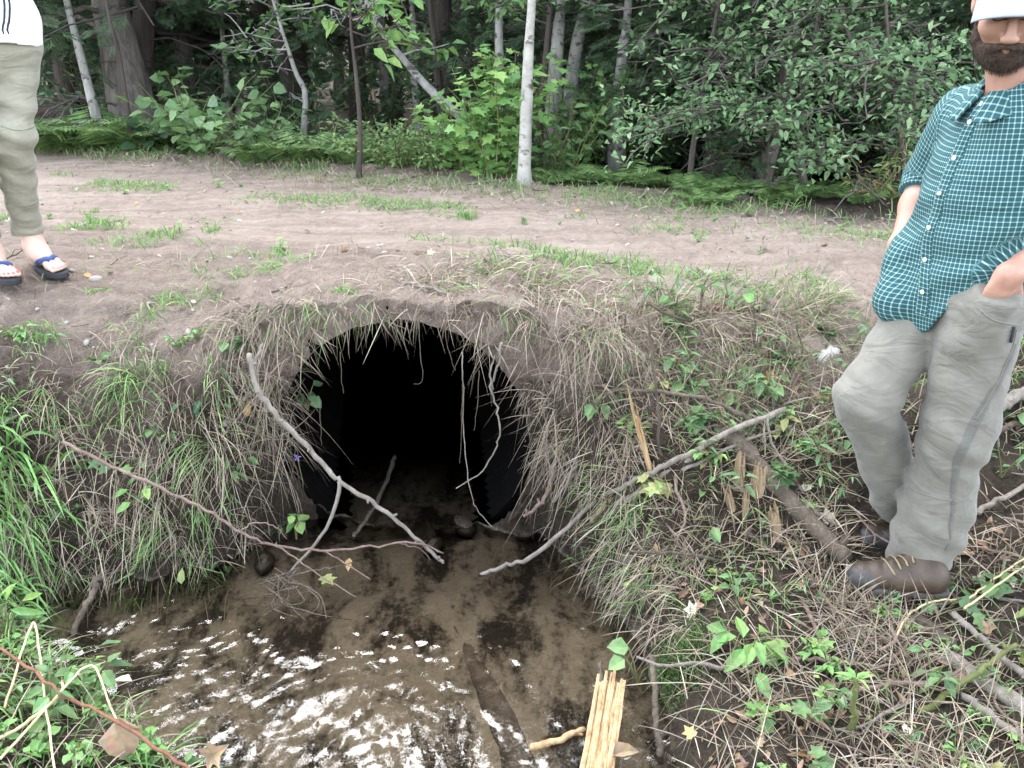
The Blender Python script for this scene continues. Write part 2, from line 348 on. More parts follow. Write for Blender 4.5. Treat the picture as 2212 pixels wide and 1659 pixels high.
stk = noise(n, l, 1.4, 6, .7, mp.outputs[0]); rk = ramp(n, [(.3, (.62, .58, .56)), (.6, (1.08, 1.05, 1.03))]); l.new(stk.outputs[0], rk.inputs[0]); rac = mixc(n, l, .8, ra.outputs[0], rk.outputs[0], 'MULTIPLY')
cc = mixc(n, l, e2.outputs[0], rh.outputs[0], rb.outputs[0]); cc = mixc(n, l, e1.outputs[0], cc, rac)
# sandy bed with dark drifts of leaf mould
nb = noise(n, l, 5, 6, .68, objvec(n, l, (1.2, .6, 1)), .25); nb2 = noise(n, l, 40, 5, .7, v)
rs = ramp(n, [(.3, (.25, .205, .15)), (.7, (.38, .325, .25))]); l.new(nb2.outputs[0], rs.inputs[0])
rp = ramp(n, [(.445, (0, 0, 0)), (.59, (1, 1, 1))]); l.new(math_(n, l, 'ADD', nb.outputs[0], math_(n, l, 'MULTIPLY', math_(n, l, 'SUBTRACT', nb2.outputs[0], .5), .4)), rp.inputs[0])
dk = ramp(n, [(.3, (.012, .011, .010)), (.7, (.055, .043, .03))]); l.new(nb2.outputs[0], dk.inputs[0])
bedc = mixc(n, l, rp.outputs[0], rs.outputs[0], dk.outputs[0])
cc = mixc(n, l, sp.outputs[1], cc, bedc); l.new(cc, b.inputs['Base Color'])
b.inputs['Roughness'].default_value = .95; b.inputs['Specular IOR Level'].default_value = .15
u0 = bump(n, l, stk.outputs[0], None, .5, .03); u1 = bump(n, l, n2.outputs[0], None, 1, .035, u0); bump(n, l, n3.outputs[0], b, .9, .014, u1)
gr = obj('ground', mesh('ground', Vg, [Fq], m, True, attr={'zone': zone})); tag(gr, kind='structure')

# the water sheet runs on into the pipe
wx = np.arange(-2.4, 1.0, .0085); wy = np.concatenate((np.arange(-1.5, 1.4, .08), np.arange(1.4, 3.05, .0085), np.arange(3.06, 6.4, .12)))
WX, WY = np.meshgrid(wx, wy, indexing='ij')
flow = sstep(2.95, 2.4, WY)
def waves(x, y):
    q = fbm(x*2.2, y*2.2, seed=90, n=2)*.25
    h = .55*fbm((x+q)*11, (y+q)*8, seed=91, n=2) + .32*fbm((x-q)*24, (y+q)*17, seed=92, n=2) + .2*fbm((x+2*q)*46, (y+q)*34, seed=95, n=3)
    return h
amp = (.0015+.0115*flow)*(.55+.45*sstep(-.2, .35, fbm(WX*1.6, WY*1.6, seed=93, n=2)))
WZ = waves(WX, WY)*amp*1.25 + .002*flow*fbm(WX*40, WY*34, seed=94, n=2)
ii = np.arange(WX.size).reshape(WX.shape); Fw = np.stack((ii[:-1, :-1], ii[1:, :-1], ii[1:, 1:], ii[:-1, 1:]), -1).reshape(-1, 4)
m, n, l, b = newmat('water'); M['water'] = m
gl = n.new('ShaderNodeBsdfGlossy'); gl.inputs['Roughness'].default_value = .03; tr = n.new('ShaderNodeBsdfTransparent'); tr.inputs[0].default_value = (.80, .77, .71, 1)
fr = n.new('ShaderNodeFresnel'); fr.inputs[0].default_value = 1.62; mx = n.new('ShaderNodeMixShader')
nn = noise(n, l, 55, 3, .5, objvec(n, l, (1, .8, 1)), .6); bn = bump(n, l, nn.outputs[0], None, .12, .008)
l.new(bn, gl.inputs['Normal']); l.new(bn, fr.inputs['Normal']); l.new(fr.outputs[0], mx.inputs[0]); l.new(tr.outputs[0], mx.inputs[1]); l.new(gl.outputs[0], mx.inputs[2]); l.new(mx.outputs[0], n['Material Output'].inputs[0])
wo = obj('water', mesh('water', np.stack((WX, WY, WZ), -1).reshape(-1, 3), [Fw], m, True)); tag(wo, kind='structure')

# culvert: a corrugated pipe with a thick rim, sand floor inside, unseen end cap added to keep light out
A = Acc(); ka = 48; ang = np.linspace(0, 2*math.pi, ka, endpoint=False); ys = np.concatenate(([0], np.linspace(.0, 4.2, 150)))
ax = np.array((-.12, 1.0, 0)); Vp = []
for i, t in enumerate(ys):
    r = PIPE_R + (.008*math.sin(t*2*math.pi/.068) if i > 1 else 0)
    Vp.append(np.stack((PIPE_C[0]+ax[0]*t+np.cos(ang)*r, np.full(ka, PIPE_Y+t), PIPE_C[1]-.035*t+np.sin(ang)*r), -1))
ro = PIPE_R+.04
for t in (0.0, .35): Vp.append(np.stack((PIPE_C[0]+ax[0]*t+np.cos(ang)*ro, np.full(ka, PIPE_Y+t+.0), PIPE_C[1]-.06*t+np.sin(ang)*ro), -1))
Vp = np.concatenate(Vp); nr = len(ys); F = []
def ring(a, b_): return [(a*ka+j, a*ka+(j+1) % ka, b_*ka+(j+1) % ka, b_*ka+j) for j in range(ka)]
for i in range(nr-1): F += ring(i+1, i)
F += ring(0, nr); F += ring(nr, nr+1)
A.add(Vp, F); A.add(Vp[(nr-1)*ka:nr*ka], [list(range(ka))])
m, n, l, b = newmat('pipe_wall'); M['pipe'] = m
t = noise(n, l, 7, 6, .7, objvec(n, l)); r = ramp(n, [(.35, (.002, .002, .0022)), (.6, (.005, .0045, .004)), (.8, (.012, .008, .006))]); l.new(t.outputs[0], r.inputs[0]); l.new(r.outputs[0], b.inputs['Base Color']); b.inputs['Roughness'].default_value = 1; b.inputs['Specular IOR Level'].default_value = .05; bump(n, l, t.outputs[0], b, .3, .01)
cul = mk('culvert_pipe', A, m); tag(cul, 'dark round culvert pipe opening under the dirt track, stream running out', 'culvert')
fx = np.linspace(-.52, .52, 40); fy = np.linspace(2.7, 7.0, 120); FX, FY = np.meshgrid(fx, fy, indexing='ij')
fz = -.045-.06*sstep(2.95, 2.75, FY)+.015*fbm(FX*6, FY*6, seed=33)+.0*FX; k_ = np.arange(FX.size).reshape(FX.shape); Fb = np.stack((k_[:-1, :-1], k_[1:, :-1], k_[1:, 1:], k_[:-1, 1:]), -1).reshape(-1, 4)
bz = np.zeros((FX.size, 4)); bz[:, 1] = 1; bz[:, 3] = 1
bo = obj('stream_bed', mesh('stream_bed', np.stack((FX+PIPE_C[0]-.12*(FY-PIPE_Y), FY, fz), -1).reshape(-1, 3), [Fb], M['ground'], True, attr={'zone': bz})); tag(bo, kind='structure')
# ---------------------------------------------------------------- trees
def rot2(v, a): c, s_ = math.cos(a), math.sin(a); return np.array((v[0]*c-v[1]*s_, v[0]*s_+v[1]*c, v[2]))
def sprayT():
    A = Acc()
    def sliver(a, d, L, w_): 
        d = nrm(np.array(d, float)); n_ = np.array((d[1], -d[0], 0)); a = np.array(a, float)
        A.add([a, a+d*L*.5+n_*w_, a+d*L, a+d*L*.5-n_*w_], [(0, 1, 2, 3)])
    sliver((0, 0, 0), (0, 1, -.15), 1, .03)
    for i in range(6):
        t = .12+.14*i
        for s_ in (-1, 1):
            L = (.5-.26*abs(t-.3))*U(.8, 1.15); a = (0, t+.05*(s_ > 0), -.08*t*t)
            sliver(a, (s_*.75, .8, U(-.35, -.05)), L, .035)
            b_ = np.array(a)+np.array((s_*.75, .8, -.2))*L*.35; sliver(b_, (s_*.95, .2, U(-.3, 0)), L*.5, .028); sliver(b_, (s_*.1, 1, U(-.3, 0)), L*.45, .028)
    V, F = A.data(); return V, F
SPRAY = sprayT()
def tree_data(h, r0, lean=(0, 0), lo=.35, hi=1.0, cr=1.6, limbs=16, nleaf=2600, ls=.08, T=RHOMB, updown=.35, kind='leaf', bend=.12, dead=0, side=None, kt=8, trunk_path=None, fork=None):
    tr, cw = Acc(), Acc()
    if trunk_path is None:
        t = np.linspace(0, 1, 14); P = np.stack((lean[0]*t*h + bend*h*.12*np.sin(t*5+U(0, 6))*t, lean[1]*t*h + bend*h*.12*np.sin(t*4+U(0, 6))*t, h*t), -1)
    else: P = np.asarray(trunk_path, float); h = P[-1, 2]-P[0, 2]; t = np.linspace(0, 1, len(P))
    rad = r0*(1-.75*t**1.1); rad[0] *= 1.35; rad[1] *= 1.08
    tr.add(*tube(P, rad, kt, wob=.05))
    lp, ld = [], []
    for i in range(limbs+dead):
        f = lo+(hi-lo)*(i+U(0, 1))/limbs if i < limbs else U(.12, .8)
        f = min(f, .985); k = f*(len(P)-1); j = int(k); b0 = P[j]*(1-k+j)+P[min(j+1, len(P)-1)]*(k-j)
        a = U(0, 2*math.pi) if side is None else side+U(-1.3, 1.3)
        L = cr*(1-.55*abs((f-lo)/(hi-lo)-.35))*U(.6, 1.15) if i < limbs else cr*U(.25, .8)
        d = np.array((math.cos(a), math.sin(a), U(-.1, .1)+updown*(f if kind == 'leaf' else 1)))
        q = np.linspace(0, 1, 7)[:, None]; path = b0 + d*L*q + np.array((0, 0, -.28*L))*q**2*(1 if kind != 'leaf' else .5) + np.cumsum(R.normal(size=(7, 3))*.035*L, 0)*(q > 0)
        rr = min(np.interp(f, t, rad), .07)*(.38 if i < limbs else .16)*(1-.85*q[:, 0])+.003; tr.add(*tube(path, rr, 5, cap=False))
        for s_ in range(5 if i < limbs else 3):
            m_ = U(.3, 1); b1 = path[min(6, int(m_*6))]; d1 = nrm(d*.6+R.normal(size=3)*(.55, .55, .35)); l1 = L*U(.25, .5)
            p1 = b1 + d1*l1*np.linspace(0, 1, 4)[:, None] + R.normal(size=(4, 3))*.02
            tr.add(*tube(p1, np.linspace(.006, .002, 4)*(1+L*.5), 4, cap=False))
            if i < limbs: lp += [p1]; ld += [nrm(d1)]
    if lp and nleaf:
        lp = np.array(lp); ld = np.array(ld); k = R.integers(0, len(lp), nleaf); f = U(0, 3, nleaf); j = f.astype(int).clip(0, 2)
        pos = lp[k, j]*(1-(f-j))[:, None]+lp[k, j+1]*(f-j)[:, None]
        if kind == 'leaf':
            pos = pos+R.normal(size=(nleaf, 3))*(.06*cr, .06*cr, .045*cr)
            cw.add(*inst(T, frames(R.normal(size=(nleaf, 3))*.55+(0, 0, 1), ld[k]+R.normal(size=(nleaf, 3))*.7+(0, 0, -.3)), pos, ls*U(.6, 1.2, nleaf)))
        else:                                            # flat drooping sprays
            pos = pos+R.normal(size=(nleaf, 3))*(.08, .08, .06)
            ax_ = nrm(ld[k]*(1, 1, .4)+R.normal(size=(nleaf, 3))*.4+(0, 0, -.45))
            cw.add(*inst(SPRAY, frames(R.normal(size=(nleaf, 3))*.4+(0, 0, 1), ax_), pos, ls*U(.6, 1.15, nleaf)))
    return tr, cw
def tree(name, label, cat, loc, td, bark, leafm, group=None, rz=0):
    t = thing(name, label, cat, loc, group, rz); tr, cw = td
    V, F = tr.data(); obj('trunk', mesh('trunk', V, F, bark), t)
    if cw.n: V, F = cw.data(); obj('crown', mesh('crown', V, F, leafm, False), t)
    return t
def dup(t, loc, rz, s=1, label=None):
    c = t.copy(); col.objects.link(c); c.location = loc; c.rotation_euler = (0, 0, rz); c.scale = (s, s, s)
    if label: c['label'] = label
    for ch in list(t.children):
        d = ch.copy(); col.objects.link(d); d.parent = c
    return c
def gp(X, Y, y):                      # a base standing on the ground under pixel X at distance y
    p = PY(X, Y, y); return np.array((p[0], y, float(gz(p[0], y))-.03))
def path_px(pts, n=14):               # pixels with their distance
    return smooth_path([PY(*p) for p in pts], n)
def px_tree(name, label, cat, pts, r0, bark, leafm=None, group=None, n=14, ground=True, **k):
    P = path_px(pts, n); z = float(gz(P[0, 0], P[0, 1]))-.05
    if ground: P = np.concatenate((np.array([[P[0, 0], P[0, 1], min(z, P[0, 2])]]), P))
    b0 = P[0].copy(); return tree(name, label, cat, b0, tree_data(1, r0, trunk_path=P-b0, **k), bark, leafm or M['leaf_mid'], group)

# trunks one can pick out, left to right (pixel path from the base up, each point with its distance)
px_tree('dead_tree', 'bare weathered grey trunk leaning left beside the woman', 'tree', [(226, 330, 7.6), (205, 240, 7.6), (172, 110, 7.7), (140, -20, 7.7), (95, -260, 7.9), (60, -500, 8)], .05, M['bark_grey'], limbs=0, nleaf=0, dead=5, cr=.5)
px_tree('sapling', 'thin brown sapling stem just right of the bare leaning trunk', 'tree', [(290, 328, 7.3), (276, 240, 7.3), (255, 110, 7.3), (232, 20, 7.3), (210, -160, 7.3)], .028, M['bark_dark'], M['leaf_mid'], limbs=7, nleaf=260, cr=.6, lo=.82, ls=.1)
px_tree('cedar_tree', 'massive dark cedar trunk splitting into two, behind the thin brown sapling', 'tree', [(318, 330, 8.4), (290, 230, 8.5), (255, 90, 8.6), (225, -60, 8.7), (200, -400, 8.9), (190, -900, 9)], .26, M['bark_cedar'], M['cedar'], limbs=22, nleaf=2250, cr=2.0, lo=.42, kind='cedar', ls=.2, dead=6, updown=.05, kt=14)
px_tree('cedar_tree', 'dark cedar trunk standing close behind the massive split cedar', 'tree', [(300, 280, 9.2), (306, 120, 9.2), (318, -60, 9.2), (330, -500, 9.3), (330, -900, 9.4)], .16, M['bark_dark'], M['cedar'], limbs=20, nleaf=2100, cr=1.9, lo=.4, kind='cedar', ls=.2, dead=6, updown=.05)
px_tree('cedar_tree', 'straight greyish cedar trunk right of the split cedar', 'tree', [(402, 300, 10), (399, 200, 10), (396, 60, 10), (394, -200, 10), (394, -600, 10)], .14, M['bark_cedar'], M['cedar'], limbs=20, nleaf=2100, cr=1.8, lo=.36, kind='cedar', ls=.2, dead=9, updown=.05)
px_tree('sapling', 'slim grey trunk in the dark between cedar and forked twig tree', 'tree', [(492, 300, 9.6), (490, 180, 9.6), (478, 40, 9.6), (470, -300, 9.7)], .045, M['bark_grey'], limbs=8, nleaf=500, cr=.9, lo=.7, dead=5)
px_tree('sapling', 'short pale pole trunk right beside the slim grey trunk', 'tree', [(518, 290, 10.5), (519, 200, 10.5), (517, 90, 10.5), (512, -300, 10.5)], .05, M['bark_grey'], limbs=8, nleaf=400, cr=.9, lo=.75)
px_tree('sapling', 'crooked pale twig tree bending and forking low to the right', 'tree', [(655, 290, 7.4), (660, 205, 7.4), (640, 160, 7.4), (622, 105, 7.4), (603, 45, 7.4), (580, -30, 7.4)], .03, M['bark_grey'], M['leaf_mid'], limbs=7, nleaf=240, cr=.7, lo=.6, ls=.11, dead=3)
px_tree('sapling', 'thin straight dark sapling standing at the verge, bare below', 'tree', [(775, 374, 6.05), (778, 280, 6.05), (770, 170, 6.05), (758, 60, 6.05), (752, -120, 6.05)], .022, M['bark_dark'], M['leaf_bright'], limbs=7, nleaf=110, cr=.5, lo=.66, ls=.12, T=OVAL)
px_tree('sapling', 'slender dark trunk with a slight kink right of the leaning pole', 'tree', [(955, 275, 8.6), (948, 180, 8.6), (938, 90, 8.6), (925, -40, 8.6), (915, -400, 8.7)], .05, M['bark_dark'], limbs=9, nleaf=500, cr=1., lo=.75, dead=4)
px_tree('sapling', 'grey trunk passing behind the leaning pale pole', 'tree', [(905, 260, 9.4), (895, 160, 9.4), (893, 60, 9.4), (884, -60, 9.4), (875, -400, 9.4)], .055, M['bark_grey'], limbs=9, nleaf=500, cr=1., lo=.75)
px_tree('fallen_pole', 'long pale pole tree leaning from the bright bush up to the left', 'tree', [(1035, 285, 6.9), (995, 252, 6.9), (935, 200, 6.95), (890, 150, 7), (845, 95, 7), (805, 35, 7), (782, -30, 7), (740, -180, 7)], .042, M['bark_grey'], M['leaf_bright'], limbs=9, nleaf=90, cr=.55, lo=.5, hi=.95, ls=.14, T=OVAL, ground=False)
px_tree('aspen_tree', 'grey straight trunk left of the white birch, rising from the bright bush', 'tree', [(1079, 330, 7), (1079, 190, 7), (1078, 60, 7), (1077, -60, 7), (1075, -700, 7)], .052, M['bark_grey'], limbs=12, nleaf=800, cr=1.2, lo=.72, ls=.09)
px_tree('birch_tree', 'white birch trunk standing alone at the edge of the track', 'tree', [(1133, 392, 5.62), (1134, 310, 5.62), (1138, 200, 5.62), (1143, 90, 5.62), (1149, -20, 5.62), (1158, -300, 5.65), (1165, -700, 5.7)], .05, M['bark_birch'], limbs=9, nleaf=500, cr=.8, lo=.75, ls=.08)
px_tree('sapling', 'thin dark stem close behind the white birch', 'tree', [(1163, 300, 6.8), (1172, 200, 6.8), (1182, 90, 6.8), (1190, -20, 6.8), (1200, -300, 6.8)], .035, M['bark_dark'], limbs=8, nleaf=300, cr=.8, lo=.6)
px_tree('aspen_tree', 'thickest pale grey trunk right of the white birch', 'tree', [(1192, 300, 7), (1198, 170, 7), (1207, 60, 7), (1213, -40, 7), (1225, -600, 7)], .074, M['bark_grey'], limbs=12, nleaf=800, cr=1.2, lo=.72, ls=.09)
px_tree('aspen_tree', 'pale grey trunk leaning right, next to the thickest pale trunk', 'tree', [(1225, 280, 7.3), (1238, 150, 7.3), (1255, 50, 7.3), (1266, -40, 7.3), (1300, -600, 7.3)], .07, M['bark_grey'], limbs=12, nleaf=800, cr=1.2, lo=.72, ls=.09)
px_tree('aspen_tree', 'grey mottled trunk standing apart above the green thicket', 'tree', [(1333, 270, 6.9), (1338, 200, 6.9), (1347, 100, 6.9), (1358, 0, 6.9), (1380, -500, 6.9)], .066, M['bark_grey'], limbs=12, nleaf=700, cr=1.1, lo=.72, ls=.09)
px_tree('cedar_tree', 'leaning grey cedar trunk left of the broad furrowed trunk', 'tree', [(1425, 300, 8.2), (1445, 210, 8.2), (1462, 120, 8.2), (1480, -20, 8.2), (1510, -500, 8.4)], .11, M['bark_cedar'], M['cedar'], limbs=16, nleaf=1100, cr=.9, lo=.42, kind='cedar', ls=.17, dead=6, updown=.05)
px_tree('cedar_tree', 'broad upright cedar trunk with furrowed bark behind the ferns', 'tree', [(1547, 365, 6.9), (1550, 290, 6.9), (1553, 190, 6.9), (1560, 60, 6.9), (1570, -200, 6.9), (1580, -700, 7)], .115, M['bark_cedar'], M['cedar'], limbs=26, nleaf=2850, cr=1.15, lo=.34, kind='cedar', ls=.16, dead=12, updown=.05, kt=12)
px_tree('cedar_tree', 'smooth trunk leaning right from the foot of the furrowed cedar', 'tree', [(1590, 372, 7.1), (1612, 310, 7.1), (1635, 240, 7.1), (1660, 120, 7.1), (1690, -100, 7.1), (1740, -500, 7.2)], .085, M['bark_dark'], M['cedar'], limbs=18, nleaf=2925, cr=1.5, lo=.34, kind='cedar', ls=.16, dead=7, updown=.05)
px_tree('cedar_tree', 'dark leaning cedar trunk standing nearest the track on the right', 'tree', [(1646, 410, 5.85), (1662, 340, 5.85), (1680, 250, 5.85), (1700, 150, 5.85), (1722, 30, 5.85), (1745, -120, 5.85), (1790, -500, 5.9)], .062, M['bark_cedar'], M['cedar'], limbs=10, nleaf=500, cr=.9, lo=.75, kind='cedar', ls=.16, dead=8, updown=.05)
px_tree('cedar_tree', 'grey trunk leaning right above the yellow-leaved sapling', 'tree', [(1856, 345, 7.2), (1868, 280, 7.2), (1885, 200, 7.2), (1905, 90, 7.2), (1930, -60, 7.2), (1970, -500, 7.4)], .085, M['bark_dark'], M['cedar'], limbs=20, nleaf=3150, cr=1.6, lo=.36, kind='cedar', ls=.16, dead=8, updown=.05)
px_tree('cedar_tree', 'dark cedar at the right edge behind the bearded man', 'tree', [(2080, 340, 7.6), (2090, 200, 7.6), (2105, 50, 7.6), (2140, -400, 7.7)], .12, M['bark_cedar'], M['cedar'], limbs=24, nleaf=4275, cr=1.9, lo=.16, kind='cedar', ls=.16, dead=8, updown=.05)
px_tree('alder_tree', 'small-leaved alder spreading light green sprays before the furrowed cedar', 'tree', [(1738, 405, 5.5), (1726, 300, 5.45), (1740, 190, 5.4), (1765, 60, 5.35), (1785, -120, 5.3), (1810, -330, 5.3)], .028, M['bark_cedar'], M['leaf_alder'], limbs=26, nleaf=3800, cr=1.15, lo=.24, hi=.98, ls=.056, T=OVAL, dead=6, updown=-.1)
px_tree('alder_tree', 'second alder of pale sprays hanging left of the leaning cedar', 'tree', [(1490, 385, 5.95), (1500, 300, 5.9), (1525, 160, 5.85), (1550, 20, 5.8), (1580, -200, 5.8)], .024, M['bark_cedar'], M['leaf_alder'], limbs=22, nleaf=2700, cr=1.0, lo=.3, hi=.98, ls=.055, T=OVAL, dead=5, updown=-.05)

px_tree('alder_tree', 'third alder with pale leaf sprays close to the bearded man', 'tree', [(1960, 420, 5.3), (1945, 300, 5.2), (1925, 170, 5.15), (1915, 40, 5.1), (1900, -160, 5.1)], .022, M['bark_cedar'], M['leaf_alder'], limbs=18, nleaf=2000, cr=.8, lo=.4, hi=.98, ls=.052, T=OVAL, dead=6, updown=-.05)
# the trees behind them: three kinds copied through the wood
protoD = [tree_data(9.5, .10, (U(-.06, .06), U(-.05, .05)), lo=.22, cr=2.0, limbs=24, nleaf=3600, ls=.11, dead=6) for _ in range(3)]
protoC = [tree_data(10, .13, (U(-.05, .05), U(-.05, .05)), lo=.10, cr=1.7, limbs=34, nleaf=3000, kind='cedar', ls=.24, dead=10, updown=.05) for _ in range(3)]
bases = []
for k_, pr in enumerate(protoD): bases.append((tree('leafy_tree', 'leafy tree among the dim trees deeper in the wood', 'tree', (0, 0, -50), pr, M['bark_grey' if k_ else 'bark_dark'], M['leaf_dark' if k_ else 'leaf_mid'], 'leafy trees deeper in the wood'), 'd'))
for k_, pr in enumerate(protoC): bases.append((tree('cedar_tree', 'dark cedar among the dim trees deeper in the wood', 'tree', (0, 0, -50), pr, M['bark_dark'], M['cedar'], 'dark cedars deeper in the wood'), 'c'))
used = set(); placed = []
spots = []
rs_ = random.Random(3)
for y0, n_ in ((9.3, 13), (11.4, 15), (14, 18), (17.5, 20), (22, 22)):
    for i in range(n_):
        x = (-.78+1.56*(i+rs_.uniform(.1, .9))/n_)*y0; y = y0+rs_.uniform(-.7, .7)-.32*x*(y0 < 13); spots.append((x, max(y, 7.6), y0))
for x, y, y0 in spots:
    fx_ = x/y; want = 'c' if (fx_ < -.2 or fx_ > .22) == (rs_.random() < .75) else 'd'
    k_ = rs_.choice([i for i, b_ in enumerate(bases) if b_[1] == want]); s_ = rs_.uniform(.8, 1.15)
    loc = (x, y, float(gz(x, y))-.05); rz = rs_.uniform(0, 6.28)
    if k_ not in used: used.add(k_); o = bases[k_][0]; o.location = loc; o.rotation_euler = (0, 0, rz); o.scale = (s_,)*3
    else: dup(bases[k_][0], loc, rz, s_)
# far wood: one mass of stems and leaves
A1, A2 = Acc(), Acc(); nfar = 34000
y = U(15, 34, nfar); x = U(-1, 1, nfar)*y*.95; z = .4+U(0, 1, nfar)**1.5*8
y = y+1.2*fbm(x*.4, z*.5, y*.3, seed=5)
A1.add(*inst(RHOMB, frames(R.normal(size=(nfar, 3))*.8+(0, -.4, .6)), np.stack((x, y, z), -1), U(.16, .36, nfar)))
y = U(22, 43, 16000); x = U(-1, 1, 16000)*y*.95; A1.add(*inst(RHOMB, frames(R.normal(size=(16000, 3))*.8+(0, -.6, .6)), np.stack((x, y, gz(x, y)+U(0, 1, 16000)**1.5*3), -1), U(.25, .5, 16000)))
V1, F1 = A1.data(); n1_ = sum(len(f) for f in F1)
for i in range(110):
    y_ = U(14, 32); x_ = U(-.9, .9)*y_; a = U(-.06, .06); h_ = U(5, 9)
    A2.add(*tube([(x_, y_, .4), (x_+a*h_*.5+U(-.1, .1), y_, h_*.5), (x_+a*h_, y_, h_)], (.12, .09, .06), 6, cap=False))
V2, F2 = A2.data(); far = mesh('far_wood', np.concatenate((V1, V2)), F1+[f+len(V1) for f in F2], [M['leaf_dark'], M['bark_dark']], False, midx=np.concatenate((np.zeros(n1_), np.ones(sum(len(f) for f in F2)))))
tag(obj('far_wood', far), 'dim green mass of stems and leaves deep in the wood', 'woods', kind='stuff')
# ---------------------------------------------------------------- undergrowth: ferns and bushes along the wood's edge
def fern_mesh(k):
    A = Acc(); nf = 8
    for f in range(nf):
        a = f*2*math.pi/nf+U(-.3, .3); L = U(.42, .62); o = np.array((math.cos(a), math.sin(a), 0)); up = U(.75, 1.1)
        t = np.linspace(0, 1, 19); P = o*(t*L*.8)[:, None] + np.array((0, 0, 1.))*(up*L*(t-.62*t*t))[:, None]
        A.add(*tube(P[::3], .0025, 3, cap=False)); sd_ = np.array((-o[1], o[0], 0))
        for i in range(2, 19):
            w_ = L*.27*math.sin(min(1, (1-t[i])*1.5+.06)*math.pi/2)*(.75 if i < 4 else 1)
            for s_ in (-1, 1):
                tip = P[i]+sd_*s_*w_+o*w_*.35+np.array((0, 0, -w_*U(.1, .45))); mid = (P[i]+tip)/2; ww = nrm(P[i]-P[i-1])*L*.026
                A.add([P[i], mid+ww, tip, mid-ww], [(0, 1, 2, 3)])
    V, F = A.data(); return mesh('fern', V, F, M['fern'] if k < 3 else M['leaf_dark'], False)
ferns = [fern_mesh(k) for k in range(5)]
def put(me, name, loc, rz, s_, label, cat, group):
    o = obj(name, me); o.location = loc; o.rotation_euler = (0, 0, rz); o.scale = (s_,)*3 if np.isscalar(s_) else s_; return tag(o, label, cat, group)
def band(pts, n, label, group, sc_=(.7, 1.2), dark=False):
    for i in range(n):
        X, Y, y = pts; X = U(*X); y = U(*y); x = PY(X, 300, y)[0]; put(ferns[R.integers(0, 3) if not dark else R.integers(3, 5)], 'fern', (x, y, float(gz(x, y))-.02), U(0, 6.28), U(*sc_), label, 'fern', group)
band(((60, 340), 0, (7.3, 8.7)), 40, 'fern in the shaded bed behind the bare leaning trunk', 'shaded ferns by the leaning trunk', (.9, 1.5))
band(((520, 980), 0, (6.35, 7.6)), 30, 'light green fern along the track edge left of the birch', 'ferns left of the birch', (.5, .95))
band(((1160, 1520), 0, (5.7, 6.6)), 40, 'green fern on the verge between birch and furrowed cedar', 'ferns between birch and cedar', (.4, .8))
band(((1520, 2080), 0, (5.0, 6.2)), 50, 'green fern below the alder sprays at the right verge', 'ferns under the alders', (.35, .65))
band(((600, 2000), 0, (7.2, 9.0)), 36, 'dim fern standing further back between the trunks', 'dim ferns between the trunks', (.8, 1.3), True)

def bush(name, label, cat, X, Y, y, h, r, ns, nl, ls, T, lm, sm='stem', group=None, up=.5):
    base = gp(X, Y, y); t = thing(name, label, cat, base, group); S, L = Acc(), Acc()
    for i in range(ns):
        a = U(0, 6.28); q = np.linspace(0, 1, 6)[:, None]; rr = r*U(.2, 1)
        P = np.array((math.cos(a)*.06, math.sin(a)*.06, 0)) + q*np.array((math.cos(a)*rr*.6, math.sin(a)*rr*.6, h*U(.65, 1.05))) + q**2*np.array((math.cos(a)*rr*.5, math.sin(a)*rr*.5, -h*.12)) + R.normal(size=(6, 3))*.012
        S.add(*tube(P, np.linspace(.006, .002, 6), 5, cap=False)); m_ = nl//ns; f = U(.6 if up > .7 else .22, 5, m_); j = f.astype(int).clip(0, 4)
        pos = P[j]*(1-(f-j))[:, None]+P[j+1]*(f-j)[:, None]; hd = R.normal(size=(m_, 3))*(1, 1, .3)
        L.add(*inst(T, frames(R.normal(size=(m_, 3))*.4+(0, -.15, 1), hd), pos+nrm(hd)*U(.01, .09, (m_, 1)), ls*U(.55, 1.15, m_)))
    obj('stems', mesh('stems', *S.data(), M[sm]), t); obj('foliage', mesh('foliage', *L.data(), M[lm], False), t); return t
B = bush
B('bramble_bush', 'tall bright green bush against the foot of the white birch', 'bush', 1075, 395, 5.85, .98, .42, 18, 520, .095, MAPLE, 'leaf_bright')
B('bramble_bush', 'low bright bush under the end of the leaning pole', 'bush', 1015, 385, 6.1, .62, .4, 14, 340, .09, MAPLE, 'leaf_bright')
B('thicket_bush', 'mid green bush with withered orange leaves right of the birch', 'bush', 1205, 395, 6.1, .75, .45, 14, 300, .09, OVAL, 'leaf_mid')
B('thicket_bush', 'bright leafy bush in front of the pale grey trunks', 'bush', 1215, 330, 7.0, 1.15, .6, 20, 640, .08, MAPLE, 'leaf_bright')
B('thicket_bush', 'green bush below the grey mottled trunk', 'bush', 1325, 345, 7.1, .95, .65, 20, 700, .08, OVAL, 'leaf_mid')
B('thicket_bush', 'loose green bush left of the leaning grey cedar', 'bush', 1405, 350, 7.4, 1.2, .6, 20, 640, .08, OVAL, 'leaf_mid')
B('maple_bush', 'large-leaved young basswood in the shade before the grey cedar', 'bush', 440, 345, 6.95, .72, .85, 14, 240, .12, ROUND, 'leaf_mid')
B('maple_bush', 'smaller large-leaved bush right of the young basswood', 'bush', 560, 350, 6.8, .5, .6, 12, 190, .105, ROUND, 'leaf_mid')
B('maple_bush', 'low dark leafy bush at the foot of the split cedar', 'bush', 380, 340, 7.3, .4, .6, 10, 150, .12, ROUND, 'leaf_dark')
B('heath_bush', 'yellow green fine bush with brown patches before the dark stem', 'bush', 860, 372, 6.35, .42, .55, 24, 900, .045, OVAL, 'fern')
B('heath_bush', 'yellow green fine bush between dark sapling and bright bush', 'bush', 950, 375, 6.25, .4, .5, 22, 800, .045, OVAL, 'fern')
